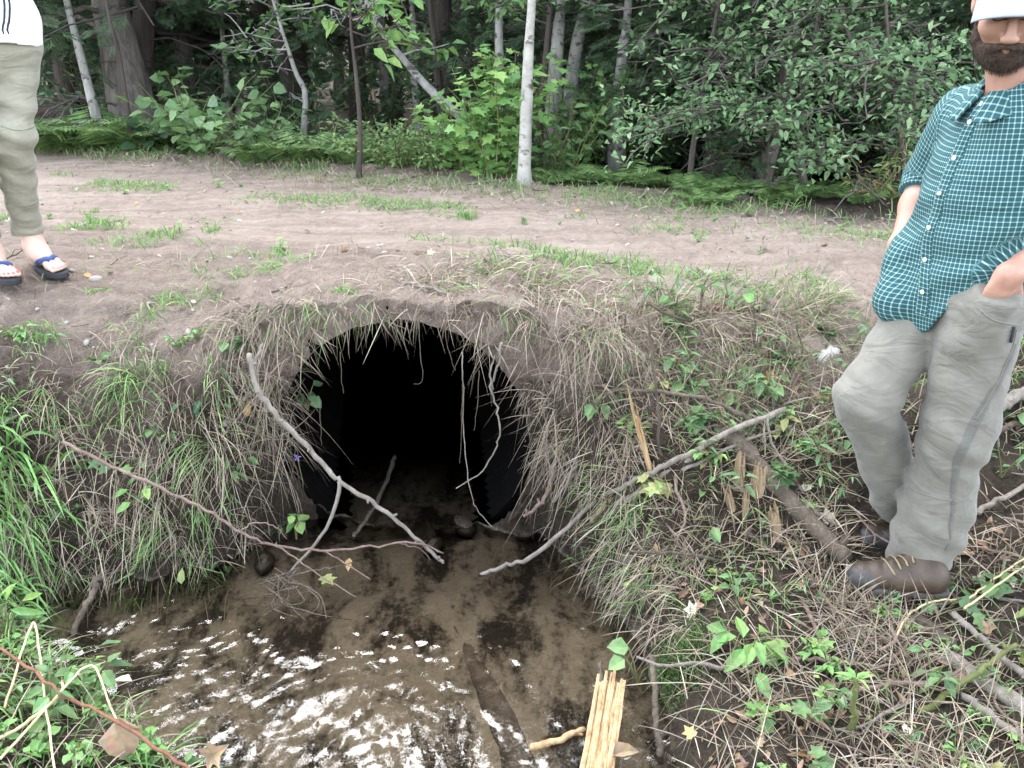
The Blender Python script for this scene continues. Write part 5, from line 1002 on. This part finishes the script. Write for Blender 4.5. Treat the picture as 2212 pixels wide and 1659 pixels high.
stick('fallen_branch', 'pale stick at right edge level with the trouser knee patch', pgs(.03, (2100, 1128), (2150, 1098), (2230, 1055)), .009, .008, 'stick')
stick('fallen_branch', 'slender grey stick running into the right edge below the boots', pgs(.03, (2055, 1343), (2110, 1392), (2150, 1430), (2230, 1500)), .009, .010, 'stick')
stick('fallen_branch', 'green barked stick standing out obliquely in the lower right corner', pzs((1950, 1572, .16), (2050, 1497, .22), (2120, 1445, .26), (2195, 1392, .30)), .010, .006, 'stick_green')
stick('fallen_branch', 'thick grey stick in the bottom right corner', pgs(.02, (2080, 1515), (2140, 1560), (2240, 1640)), .010, .011, 'stick')
stick('fallen_branch', 'thin brown stick lying flat right of the bright seedling', pgs(.02, (1715, 1432), (1800, 1440), (1908, 1453), (1990, 1430)), .006, .003, 'stick_red')
stick('fallen_branch', 'grey stick standing in the water beside the yellow plank', pzs((1408, 1415, .14), (1414, 1490, .10), (1420, 1580, .04), (1427, 1650, -.02)), .0085, .0095, 'stick_dark', jit=.002)
stick('fallen_branch', 'dark stick with pale end hanging over the water under the right bank', pgs(.02, (1375, 1120), (1360, 1190), (1348, 1260), (1335, 1295)), .012, .009, 'stick')
stick('fallen_branch', 'bare root dropping beside the right rim of the pipe', pys((1215, 915, 2.72), (1210, 960, 2.70), (1195, 1020, 2.68), (1185, 1060, 2.66), (1160, 1095, 2.64), (1130, 1115, 2.62)), .011, .006, 'stick_red')
stick('fallen_branch', 'thin stick leaning right of the dropping root', pys((1255, 975, 2.62), (1230, 1030, 2.6), (1195, 1085, 2.58)), .006, .004, 'stick')
stick('drowned_stick', 'dark stick with pale top dipping into the water at left', pzs((214, 1245, .10), (195, 1290, .06), (165, 1350, .01), (135, 1425, -.04)), .011, .009, 'stick_dark')
stick('drowned_stick', 'dark stick lying in the sand just outside the pipe', pzs((852, 985, .0), (835, 1040, .0), (800, 1110, .0), (765, 1160, .0)), .010, .008, 'stick_dark')
stick('drowned_stick', 'peeled yellow stick floating left of the yellow plank', pzs((1145, 1613, .008), (1200, 1600, .012), (1262, 1576, .008)), .010, .008, 'wood', jit=.002)
stick('fallen_twig', 'grey twig lying on the lip of the bank above the pipe', pgs(.02, (872, 622), (920, 630), (960, 645), (990, 660)), .007, .005, 'stick')
stick('hanging_twig', 'pale crooked twig dangling at the right of the pipe mouth', pys((1085, 740, 2.66), (1075, 790, 2.66), (1060, 840, 2.66), (1078, 900, 2.66), (1075, 960, 2.66), (1040, 1020, 2.65), (985, 1055, 2.64)), .0045, .002, 'stick', extra=[(pys((1065, 842, 2.66), (1058, 810, 2.65), (1068, 770, 2.65)), .004, .002)], wob=.1)
stick('hanging_root', 'long thin root hanging from the lip down into the water', pys((998, 760, 2.68), (1000, 850, 2.66), (1002, 950, 2.65), (1012, 1040, 2.62), (1030, 1100, 2.6), (1065, 1140, 2.58)), .0022, .0014, 'stick', 'root', n=30, jit=.0015)
for i, (X, Y0, Y1, dx) in enumerate(((905, 680, 830, 8), (960, 690, 800, 20), (1000, 800, 1000, -6), (790, 690, 760, -14), (735, 760, 850, 6), (1035, 800, 930, -10), (880, 670, 730, 4), (690, 860, 960, 4))):
    stick('hanging_root', ('curled root in the middle of the culvert mouth', 'root hanging just right of the curled middle root', 'pale straight root twin to the long one', 'short root at the left crown of the pipe', 'root strand before the left shadow of the pipe', 'slack root near the right wall of the pipe', 'shortest root hanging from the crown of the pipe', 'root dangling low beside the left curtain')[i], pys((X, Y0, 2.74), (X+dx*.3, (Y0+Y1)/2, 2.73), (X+dx, Y1-10, 2.73), (X+dx*(-1.5 if i == 0 else 1.2), Y1, 2.73)), .0016, .0009, 'stick_dark', 'root', n=14, jit=.0012)
# split plank, splintered stubs and stake
def splinter(name, label, base, top, r, mat, cat, shards=7, flat=.8):
    base, top = np.array(base), np.array(top); L = np.linalg.norm(top-base); d = (top-base)/L; A = Acc(); f = frame(d)
    A.add(*tube([base-d*.03, base, base+d*L*.45, base+d*L*.62], (r*1.15, r*1.1, r, r*.9), 9, wob=.1, flat=flat))
    for i in range(shards):
        a = i*2*math.pi/shards+U(-.3, .3); o = f[:, 0]*math.cos(a)*r*.6+f[:, 2]*math.sin(a)*r*.6; h_ = L*U(.7, 1.05)
        A.add(*tube([base+o+d*L*.35, base+o*1.1+d*(L*.35+h_*.4), base+o*U(.9, 1.6)+d*h_], (r*.5, r*.34, r*.04), 4, wob=.15, flat=.5))
    return tag(mk(name, A, M[mat], smooth=False), label, cat)
def stub(label, xt, xb, r, mat='wood_old', name='splintered_stub'): b_ = PG(*xb); splinter(name, label, b_, PY(xt[0], xt[1], b_[1]-.015), r, mat, 'stump')
stub('tallest grey splintered stub before the log', (1645, 992), (1632, 1077), .021); stub('splintered stub under the branch fork', (1602, 968), (1594, 1055), .017)
stub('splintered stub closest to the near boot, before the log', (1668, 1080), (1676, 1159), .02); stub('small frayed stub left of the tallest one', (1566, 1040), (1583, 1110), .015); stub('thin frayed stub between the small one and the tallest', (1614, 1048), (1608, 1124), .011)
stub('leaning grey stub over the water left of the weeds', (1330, 1060), (1290, 1112), .013)
b_ = PG(1405, 1018); splinter('splintered_stake', 'tall pale splintered stake standing left on the right bank', b_, PY(1356, 826, b_[1]-.03), .013, 'wood', 'stake', 5, .5)
A = Acc(); p1, p2 = PZ(1322, 1456, .115), PZ(1284, 1700, .03); d = nrm(p2-p1); sdv = nrm(np.cross(d, (0, 0, 1))); up = np.cross(sdv, d); L = np.linalg.norm(p2-p1); nx_ = 11
for j in range(nx_):
    o = (j-(nx_-1)/2)*.0072; st = U(-.012, .016)+.02*abs(j-5)/5; P = [p1+sdv*o+d*(st+(L-st)*t)+up*(.006*math.sin(j*1.9)+.004*R.normal()) for t in np.linspace(0, 1, 7)]; A.add(*tube(P, np.linspace(.003, .0072, 7)+.001, 5, wob=.14, flat=.7))
tag(mk('split_plank', A, M['wood'], smooth=False), 'bright yellow split piece of wood standing at the water edge', 'split wood')
stick('bark_strip', 'dark strip of bark along the left edge of the yellow plank', pzs((1298, 1430, .08), (1292, 1520, .05), (1286, 1600, .02)), .007, .009, 'stick_dark', 'bark')
# upright bare stems
for X0, Y0, X1, Y1, r, lb2 in ((1399, 680, 1428, 985, .0055, 'tall thin bare stem standing behind the splintered stake'), (1352, 682, 1337, 812, .004, 'thin bare stem at the bank top left of the tall one'), (1630, 655, 1622, 760, .003, 'short stem carrying one leaf in the weeds of the bank'), (1850, 1466, 1833, 1588, .008, 'cut green-brown stem with fresh shoots in the lower right'), (1720, 700, 1735, 800, .003, 'slim stem on the bank left of the trousers'), (1945, 1130, 1935, 1215, .003, 'dark thin stalk behind the near boot')):
    b_ = PG(X1, Y1); t_ = PY(X0, Y0, b_[1]-.01); stick('bare_stem', lb2, [b_-V3(0, 0, .02), b_*.6+t_*.4+V3(.006, 0, 0), t_], r*1.2, r*.7, 'stick_dark' if r < .008 else 'stick_green', 'stem')
A0 = PY(1850, 1466, PG(1833, 1588)[1]-.01)
tag(mk('fresh_shoots', Acc().add(*inst(LANCE, frames(V3(0, 0, 1)+R.normal(size=(6, 3))*.3, [(1, .2, .1), (-1, .1, .1), (.2, .3, 1.4), (.3, -1, .2), (-.3, 1, .4), (.1, -.2, 1)]), np.tile(A0, (6, 1)), .05)), M['leaf_bright'], smooth=False), 'fresh green shoots at the tip of the cut stem', 'shoots')

# ---------------------------------------------------------------- plants one can pick out
def herb_mesh(ns, nl, h, ls, T, lm, spread=.5, droop=0):
    S, L = Acc(), Acc()
    for i in range(ns):
        a = U(0, 6.28); o = V3(math.cos(a), math.sin(a), 0); hh = h*U(.6, 1.1); t = np.linspace(0, 1, 5)[:, None]; P = o*hh*spread*t**1.3+V3(0, 0, 1)*hh*(t-droop*t*t); S.add(*tube(P, np.linspace(.0028, .0013, 5), 4, cap=False))
        f = U(1.2, 4, nl); j = f.astype(int).clip(0, 3); pos = P[j]*(1-(f-j))[:, None]+P[j+1]*(f-j)[:, None]; hd = nrm(R.normal(size=(nl, 3))*(1, 1, .2)+o*.4)
        L.add(*inst(T, frames(R.normal(size=(nl, 3))*.3+(0, -.1, 1), hd), pos+hd*ls*.15, ls*U(.6, 1.15, nl)))
    V1, F1 = S.data(); V2, F2 = L.data(); n1 = sum(len(f) for f in F1); n2 = sum(len(f) for f in F2)
    return mesh('weed', np.concatenate((V1, V2)), F1+[f+len(V1) for f in F2], [M['stem'], M[lm]], False, midx=np.concatenate((np.zeros(n1), np.ones(n2))))
weeds = [herb_mesh(3, 5, .10, .05, OVAL, 'leaf_mid'), herb_mesh(2, 4, .08, .06, ROUND, 'leaf_mid'), herb_mesh(4, 5, .07, .035, OVAL, 'leaf_bright'), herb_mesh(2, 6, .13, .045, LANCE, 'leaf_alder'), herb_mesh(3, 3, .09, .055, MAPLE, 'leaf_mid'), herb_mesh(2, 4, .07, .05, MAPLE, 'leaf_bright'), herb_mesh(2, 3, .09, .05, OVAL, 'leaf_yellow'), herb_mesh(4, 7, .06, .022, ROUND, 'leaf_bright')]
def sow(n, fx, fy, keep, ks, name, label, cat, group, sc_=(.7, 1.3)):
    x, y = pick(n, fx, fy, keep)
    for i in range(n): put(weeds[ks[R.integers(0, len(ks))]], name, (x[i], y[i], float(gz(x[i], y[i]))-.004), U(0, 6.28), U(*sc_), label, cat, group)
sow(64, (.15, 1.3), (2.1, 3.0), lambda x, y: rb_(x, y)*sstep(-.75, -.4, y-ylip(x)), [0, 0, 1, 2, 3, 3, 4, 6], 'weed', 'leafy weed on the slope between culvert and bearded man', 'weed', 'weeds on the slope by the culvert')
sow(40, (.4, 1.7), (1.2, 2.15), rb_, [0, 2, 3, 4, 5, 6], 'weed', 'small leafy weed among brush cuttings near the boots', 'weed', 'weeds among the brush cuttings', (.5, 1.0))
sow(26, (1.35, 2.6), (2.0, 3.2), rb_, [0, 1, 3, 4], 'weed', 'leafy weed on the bank behind the bearded man', 'weed', 'weeds behind the man')
sow(46, (-2.3, -.72), (2.2, 2.9), lb, [0, 1, 2, 4, 3], 'weed', 'leafy weed growing through the grass of the left bank', 'weed', 'weeds in the left bank grass', (.6, 1.1))
sow(80, (-1.6, -.6), (1.1, 2.2), lf, [7, 7, 2, 0], 'weed', 'low fresh green cress in the near left corner', 'weed', 'cress in the near left corner', (.8, 1.4))
sow(24, (-3.2, 2.2), (3.1, 5.6), lambda x, y: np.exp(-((SR(x, y)-4.6)/.3)**2)+np.exp(-((SR(x, y)-3.4)/.25)**2), [2, 7, 5], 'weed', 'tiny green seedling on the dirt track', 'weed', 'seedlings on the track', (.4, .8))
def sedge(label, X, Y, n, L, lean, wd=.008, mat='sedge', g=(.55, 1.1)):
    c = PG(X, Y); q = .03 if L < .25 else .05; x = c[0]+R.normal(size=n)*q; y = c[1]+R.normal(size=n)*q*.8; y = np.where(clear(x, y), y, ylip(x)+.015)
    A = Acc().add(*strips(np.stack((x, y, gz(x, y)-.01), -1), V3(*lean)+V3(0, 0, 1)+R.normal(size=(n, 3))*.33, U(L*.5, L, n), U(wd*.6, wd*1.2, n), U(*g, n), 9, taper=.05)); tag(mk('sedge_tussock', A, M[mat], smooth=False), label, 'grass tussock')
sedge('upper lush sedge tussock at the left edge of the bank', 15, 1010, 60, .42, (.35, -.35, 0), .013)
sedge('bright sedge tussock arching over the water at left', 25, 1190, 95, .46, (.45, -.35, 0), .008)
sedge('sedge tussock at the left edge below the arching one', 0, 1290, 50, .3, (.4, -.3, 0), .009)
sedge('green grass tussock draped over the middle of the left bank', 275, 850, 110, .22, (.1, -.5, 0), .004, 'grass')
sedge('dark green tussock just left of the pale forked branch', 470, 820, 70, .2, (.2, -.5, 0), .004, 'grass')
sedge('green tussock on the bare soil beside the flip-flops', 205, 640, 60, .13, (.3, -.2, 0), .005, 'grass'); sedge('wilted tussock below the flip-flops', 95, 720, 60, .16, (.1, -.3, 0), .004, 'grass')
sedge('grass tuft over the left shoulder of the pipe', 745, 640, 60, .1, (-.1, -.3, 0), .004, 'grass'); sedge('mossy grass tussock overhanging the water at right', 1275, 1040, 120, .13, (-.4, -.3, 0), .0035, 'grass')
sedge('big tuft of grass at the verge in the middle of the track', 1010, 470, 70, .12, (0, 0, 0), .005, 'grass', (.3, .7)); sedge('tuft of grass at the near rut on the left', 455, 500, 60, .10, (0, -.1, 0), .005, 'grass', (.3, .7))
def leafy(name, label, cat, at_, n, ls, T, lm, h=.1, spread=.06, s=None):
    t = thing(name, label, cat, at_); pos = np.stack((R.normal(size=n)*spread, R.normal(size=n)*spread*.8, h*U(.5, 1.1, n)), -1); hd = nrm(pos*(1, 1, 0)+R.normal(size=(n, 3))*.02+(0, -.01, 0))
    L = Acc().add(*inst(T, frames(R.normal(size=(n, 3))*.25+(0, -.25, 1)+hd*.35, hd), pos, ls*U(.7, 1.15, n))); S = Acc()
    for p in pos: S.add(*tube([(0, 0, -.01), p*.5+V3(0, 0, .01), p], (.003, .0022, .0015), 4, cap=False))
    obj('stems', mesh('stems', *S.data(), M['stem']), t); obj('leaves', mesh('leaves', *L.data(), M[lm], False), t); return t
leafy('seedling', 'bright green broad-leaved seedling in the lower right of the bank', 'plant', PG(1610, 1440), 13, .075, OVAL, 'leaf_bright', .10, .035)
leafy('marigold_plant', 'marsh plant with round leaves on long stalks beside the grey stick', 'plant', PZ(1378, 1470, .07), 5, .055, ROUND, 'leaf_mid', .10, .035)
leafy('leafy_plant', 'pointed leaved plant at the left edge above the red stem', 'plant', PG(20, 1390)+V3(0, 0, .02), 9, .11, LANCE, 'leaf_bright', .12, .04)
leafy('leafy_plant', 'leafy shoots sprouting at the middle of the thin reddish branch', 'plant', PG(345, 1085), 12, .055, OVAL, 'leaf_bright', .1, .05)
leafy('leafy_plant', 'pale leaves at the upper end of the thin reddish branch', 'plant', PG(262, 1022), 8, .05, MAPLE, 'leaf_mid', .07, .04)
leafy('leafy_plant', 'dark blue green leaves hanging on the left bank near the soil patch', 'plant', PG(440, 905), 10, .045, OVAL, 'leaf_dark', .08, .03)
leafy('leafy_plant', 'round dark leaves between pale branch and pipe', 'plant', PG(665, 880), 8, .05, ROUND, 'leaf_dark', .08, .03)
leafy('leafy_plant', 'green trailing leaves dipping into the water left of the pipe', 'plant', PZ(640, 1160, .02), 7, .05, ROUND, 'leaf_bright', .09, .012)
leafy('leafy_plant', 'yellowing leaves hanging where two right bank branches cross', 'plant', PG(1425, 1090)+V3(0, 0, .03), 10, .05, MAPLE, 'leaf_yellow', .06, .03)
leafy('leafy_plant', 'yellowing fern-like leaves at the bank top right of the pipe', 'plant', PG(1255, 760), 9, .055, LANCE, 'leaf_yellow', .1, .035)
leafy('leafy_plant', 'broad green leaves above the crossing slim dark branch', 'plant', PG(1300, 900), 7, .06, OVAL, 'leaf_mid', .08, .04)
leafy('leafy_plant', 'two big lobed leaves above the branch fork', 'plant', PG(1640, 905), 4, .07, MAPLE, 'leaf_mid', .06, .035)
leafy('leafy_plant', 'broad leaves low on the right bank under the grey branch', 'plant', PG(1500, 1150), 6, .06, OVAL, 'leaf_mid', .05, .045)
leafy('leafy_plant', 'lobed leaves just below the near boot', 'plant', PG(2040, 1320), 8, .055, MAPLE, 'leaf_mid', .05, .05)
t = thing('purple_flower', 'small purple flower on a thin stalk at the left of the pipe', 'flower', PG(655, 1090)); b_ = np.array(t.location); tp = PY(642, 988, b_[1]-.02)-b_
obj('stalk', mesh('stalk', *(lambda q: (q[0], list(q[1:])))(tube([(0, 0, 0), tp*.5+V3(.01, 0, 0), tp], (.002, .002, .0015), 5)), M['stem']), t)
M['purple'] = leafmat('purple', [(.2, .12, .5), (.3, .2, .6)], .2); obj('petals', mesh('petals', *Acc().add(*inst(LANCE, frames(R.normal(size=(10, 3)), R.normal(size=(10, 3))), np.tile(tp, (10, 1)), .018)).data(), M['purple'], False), t)
# near left corner: red stem, bent straws, dead leaf
stick('red_stem', 'long rust red stem crossing the near left corner', pzs((-20, 1385, .26), (70, 1450, .27), (141, 1506, .26), (219, 1537, .25), (344, 1619, .22), (440, 1690, .2)), .004, .0045, 'stem_red', 'stem')
def straw(label, pts, r=.0032): stick('bent_straw', label, pts, r, r*.8, 'straw_stem', 'straw', jit=.001, wob=0)
M['straw_stem'] = barkmat('straw_stem', (.36, .28, .15), (.52, .43, .26), 30, .2, .2)
straw('bent straw crossing upright at the left corner', pzs((10, 1530, .2), (60, 1370, .24), (78, 1356, .25), (97, 1509, .24), (122, 1680, .2))); straw('straw bent over the cress with a sharp knee', pzs((0, 1640, .22), (119, 1509, .24), (197, 1437, .25), (240, 1530, .2), (300, 1640, .14)))
straw('pale straw lying along the bottom left edge', pzs((-10, 1600, .2), (60, 1560, .22), (130, 1500, .22), (135, 1470, .22)), .0045); straw('yellow stem slanting into the lower right edge', pgs(.05, (2075, 1347), (2140, 1300), (2230, 1235))); straw('second yellow stem under the slanting one', pgs(.04, (2085, 1320), (2150, 1270), (2230, 1215))); straw('forked yellow stem below the boots', pgs(.04, (1930, 1400), (1960, 1350), (2010, 1325), (2060, 1320)))
def leaf1(name, label, p, size, mat, T=OVAL, nv=None, hd=None, curl=0):
    TV, TF_ = T; TV = TV.copy(); TV[:, 2] += curl*(TV[:, 0]**2*3-(TV[:, 1]-.5)**2); A = Acc().add(*inst((TV, TF_), frames([nv if nv is not None else (U(-.4, .4), -.4, 1)], None if hd is None else [hd]), [p], size)); return tag(mk(name, A, M[mat], smooth=False), label, 'leaf')
leaf1('dead_leaf', 'large curled grey brown leaf hanging on the red stem', PZ(255, 1550, .25), .11, 'leaf_brown', ROUND, (.3, -1, .5), (.2, -.3, -1), .25)
leaf1('dead_leaf', 'shrivelled dark leaf at the lower end of the red stem', PZ(440, 1640, .2), .06, 'leaf_brown', MAPLE, (.1, -1, .7), None, .8)
leaf1('pale_leaf', 'white leaf floating by the near left cress', PZ(285, 1470, .012), .06, 'leaf_pale', OVAL, (0, 0, 1), (-1, .2, 0)); leaf1('green_leaf', 'long green leaf lying in the shallow water at left', PZ(215, 1395, .01), .085, 'leaf_mid', LANCE, (0, 0, 1), (1, .6, 0))
leaf1('yellow_leaf', 'yellow green leaf hanging above the water at left', PZ(392, 1262, .05), .055, 'leaf_yellow', OVAL, (0, -1, .4), (0, .1, 1)); leaf1('orange_leaf', 'orange leaf caught in the left bank grass beside the forked branch', PG(540, 905)+V3(0, -.03, .02), .06, 'leaf_orange', OVAL, (0, -1, .3), (.1, 0, 1))
leaf1('orange_leaf', 'orange leaf caught under the thin reddish branch', PZ(755, 1205, .03), .05, 'leaf_orange', OVAL, (0, -.6, 1), (0, -1, 0)); leaf1('orange_leaf', 'orange maple leaf at the bottom by the right bank', PZ(1497, 1592, .16), .035, 'leaf_orange', MAPLE, (0, -.6, 1)); leaf1('orange_leaf', 'rust leaf on the bank edge above the hanging dark stick', PG(1411, 1215)+V3(0, 0, .02), .045, 'leaf_orange', OVAL, (0, -1, .5), (.2, 0, 1), .6)
leaf1('pale_leaf', 'pale tan leaf standing among weeds left of the trousers', PG(1655, 842)+V3(0, 0, .03), .05, 'leaf_orange', MAPLE, (0, -1, .4), (.3, 0, .6), .5); leaf1('dead_leaf', 'large curled brown leaf by the far knee', PG(1815, 925)+V3(0, 0, .04), .085, 'leaf_brown', MAPLE, (-.2, -.8, .8), (1, 0, -.3), .6); leaf1('dead_leaf', 'brown leaf lying across the foot of the yellow plank', PZ(1318, 1628, .06), .08, 'leaf_brown', OVAL, (0, -.4, 1), (1, .2, 0), .7)
leaf1('dead_leaf', 'shrivelled brown leaf hanging over the dark hollow at lower right', PG(1752, 1560)+V3(0, 0, .04), .06, 'leaf_brown', MAPLE, (0, -1, .3), (0, 0, -1), .8); leaf1('yellow_leaf', 'golden leaf on the soil beside the flip-flops', PG(182, 598)+V3(0, 0, .012), .045, 'leaf_orange', OVAL, (0, -.5, 1)); leaf1('pale_leaf', 'white leaf on the lip right above the pipe', PG(990, 652)+V3(0, -.01, .02), .04, 'leaf_pale', OVAL, (0, -.8, .8)); leaf1('pale_leaf', 'cream leaf on the crumbling soil left of the pipe', PG(425, 660)+V3(0, 0, .012), .03, 'leaf_pale', OVAL, (0, -.5, 1))
leaf1('green_leaf', 'green and yellow leaf drifting below the fork of the branch', PZ(700, 1245, .012), .06, 'leaf_yellow', MAPLE, (0, 0, 1)); leaf1('green_leaf', 'fresh green leaf pair at the bank top on a short stem', PY(1630, 650, PG(1622, 760)[1]-.01), .045, 'leaf_bright', ROUND, (0, -.8, .6), (-.5, 0, .4))
# fallen leaves, twigs and stones: each its own object
lm_ = [mesh('fallen_leaf', *Acc().add(*inst((T[0]+np.concatenate((np.zeros((len(T[0]), 2)), R.normal(size=(len(T[0]), 1))*.07), 1), T[1]), np.eye(3)[None], np.zeros((1, 3)), 1)).data(), M[mt], False) for T in (OVAL, MAPLE, OVAL) for mt in ('leaf_brown', 'leaf_brown', 'leaf_orange', 'leaf_pale')]
def strew(meshes, n, fx, fy, keep, sz, name, label, cat, group, up=.006, tilt=.3):
    x, y = pick(n, fx, fy, keep); z = gz(x, y)
    for i in range(n):
        o = put(meshes[R.integers(0, len(meshes))], name, (x[i], y[i], z[i]+up), 0, U(*sz), label, cat, group); nv = normal(x[i:i+1], y[i:i+1])+R.normal(size=(1, 3))*tilt; o.rotation_euler = Matrix(frames(nv)[0]).to_euler()
strew(lm_, 90, (.4, 1.9), (1.2, 2.7), rb_, (.025, .06), 'fallen_leaf', 'withered leaf lying among the brush cuttings', 'leaf', 'withered leaves on the right bank', .012, .5)
strew(lm_, 40, (-3.2, 2.2), (2.9, 5.5), lambda x, y: y > ylip(x)-.1, (.018, .04), 'fallen_leaf', 'small withered leaf on the dirt track', 'leaf', 'withered leaves on the track', .008, .4)
tw_ = []
for k in range(9):
    L = U(.8, 1.1); P = smooth_path([(0, 0, 0), (U(-.05, .05), L*.35, U(-.02, .03)), (U(-.08, .08), L*.7, U(-.02, .03)), (U(-.12, .12), L, 0)], 9, .006); A = Acc().add(*tube(P, np.linspace(.022, .012, 9), 5, wob=.1))
    if k % 2: A.add(*tube([P[4], P[4]+V3(U(-.2, .2), .18, .04), P[4]+V3(U(-.3, .3), .35, .05)], (.012, .009, .006), 4))
    tw_.append(mesh('twig', *A.data(), M[('stick', 'stick_dark', 'stick_red')[k % 3]]))
strew(tw_, 150, (.35, 2.2), (1.15, 3.0), rb_, (.1, .34), 'twig', 'cut twig lying among the straw of the right bank', 'twig', 'cut twigs on the right bank', .012, .22)
strew(tw_, 34, (-2.4, .8), (2.7, 3.5), lambda x, y: y > ylip(x)-.2, (.06, .2), 'twig', 'small twig on the crumbling soil by the lip', 'twig', 'twigs on the lip', .006, .15)
strew(tw_, 26, (-4, 2.4), (4.2, 7.5), lambda x, y: np.exp(-((SR(x, y)+.11*x-5.5)/.18)**2), (.12, .4), 'twig', 'cut twig lying along the far verge of the track', 'twig', 'twigs along the far verge', .01, .2)
st_ = []
for k in range(7):
    bm = bpy.data.meshes.new('stone'); a = np.linspace(0, math.pi, 9); b2 = np.linspace(0, 2*math.pi, 14, endpoint=False); Vs = np.array([(math.sin(u)*math.cos(v_), math.sin(u)*math.sin(v_)*U(.72, .78), math.cos(u)*.55) for u in a for v_ in b2]); Vs = Vs*(1+.22*fbm(Vs[:, 0]*1.5+k*9, Vs[:, 1]*1.5, Vs[:, 2]*1.5, seed=240+k))[:, None]
    st_.append(mesh('stone', Vs, [np.array([(i*14+j, (i+1)*14+j, (i+1)*14+(j+1) % 14, i*14+(j+1) % 14) for i in range(8) for j in range(14)])], M['stone']))
strew(st_, 120, (-2.4, .5), (2.65, 3.6), lambda x, y: (y > ylip(x)-.35)*sstep(.6, -.5, x), (.004, .017), 'stone', 'pale pebble in the bare soil on the left of the lip', 'pebble', 'pebbles in the bare soil', -.003, .2)
strew(st_, 46, (-3.5, 2.3), (3.4, 5.6), lambda x, y: y > ylip(x)+.3, (.004, .013), 'stone', 'pebble on the dirt track', 'pebble', 'pebbles on the track', .001, .2)
strew(st_, 20, (-1.3, .35), (1.3, 2.75), lambda x, y: (x > xl(y)+.05)*(x < xr(y)-.05), (.006, .016), 'stone', 'pebble on the bed under the stream water', 'pebble', 'pebbles on the stream bed', .0, .2)
b_ = put(st_[2], 'stone', PG(207, 603), .4, .028, 'biggest round pale stone on the soil right of the rolled trousers', 'stone', None); b_ = put(st_[4], 'stone', PG(1530, 590), 1.4, .03, 'dark stone lying on the near rut at right', 'stone', None)
for X, Y, s_, lb2 in ((1000, 1135, .06, 'dark wet rock the stream breaks over outside the pipe'), (935, 1180, .045, 'smaller wet rock at the tip of the pale forked branch'), (1120, 1050, .05, 'rock against the right wall of the pipe'), (1085, 1075, .04, 'rock at the foot of the right pipe wall'), (570, 1215, .05, 'wet rock under the twig tangle')):
    o = put(st_[R.integers(0, 7)], 'wet_rock', PZ(X, Y, -.02), U(0, 6), (s_*1.3, s_, s_*.9), lb2, 'rock', None); o.data = o.data.copy(); o.data.materials[0] = M['wet']if 'wet' in M else M.setdefault('wet', plain('wet', (.02, .017, .013), .25, (.06, .048, .035), 25, .5))
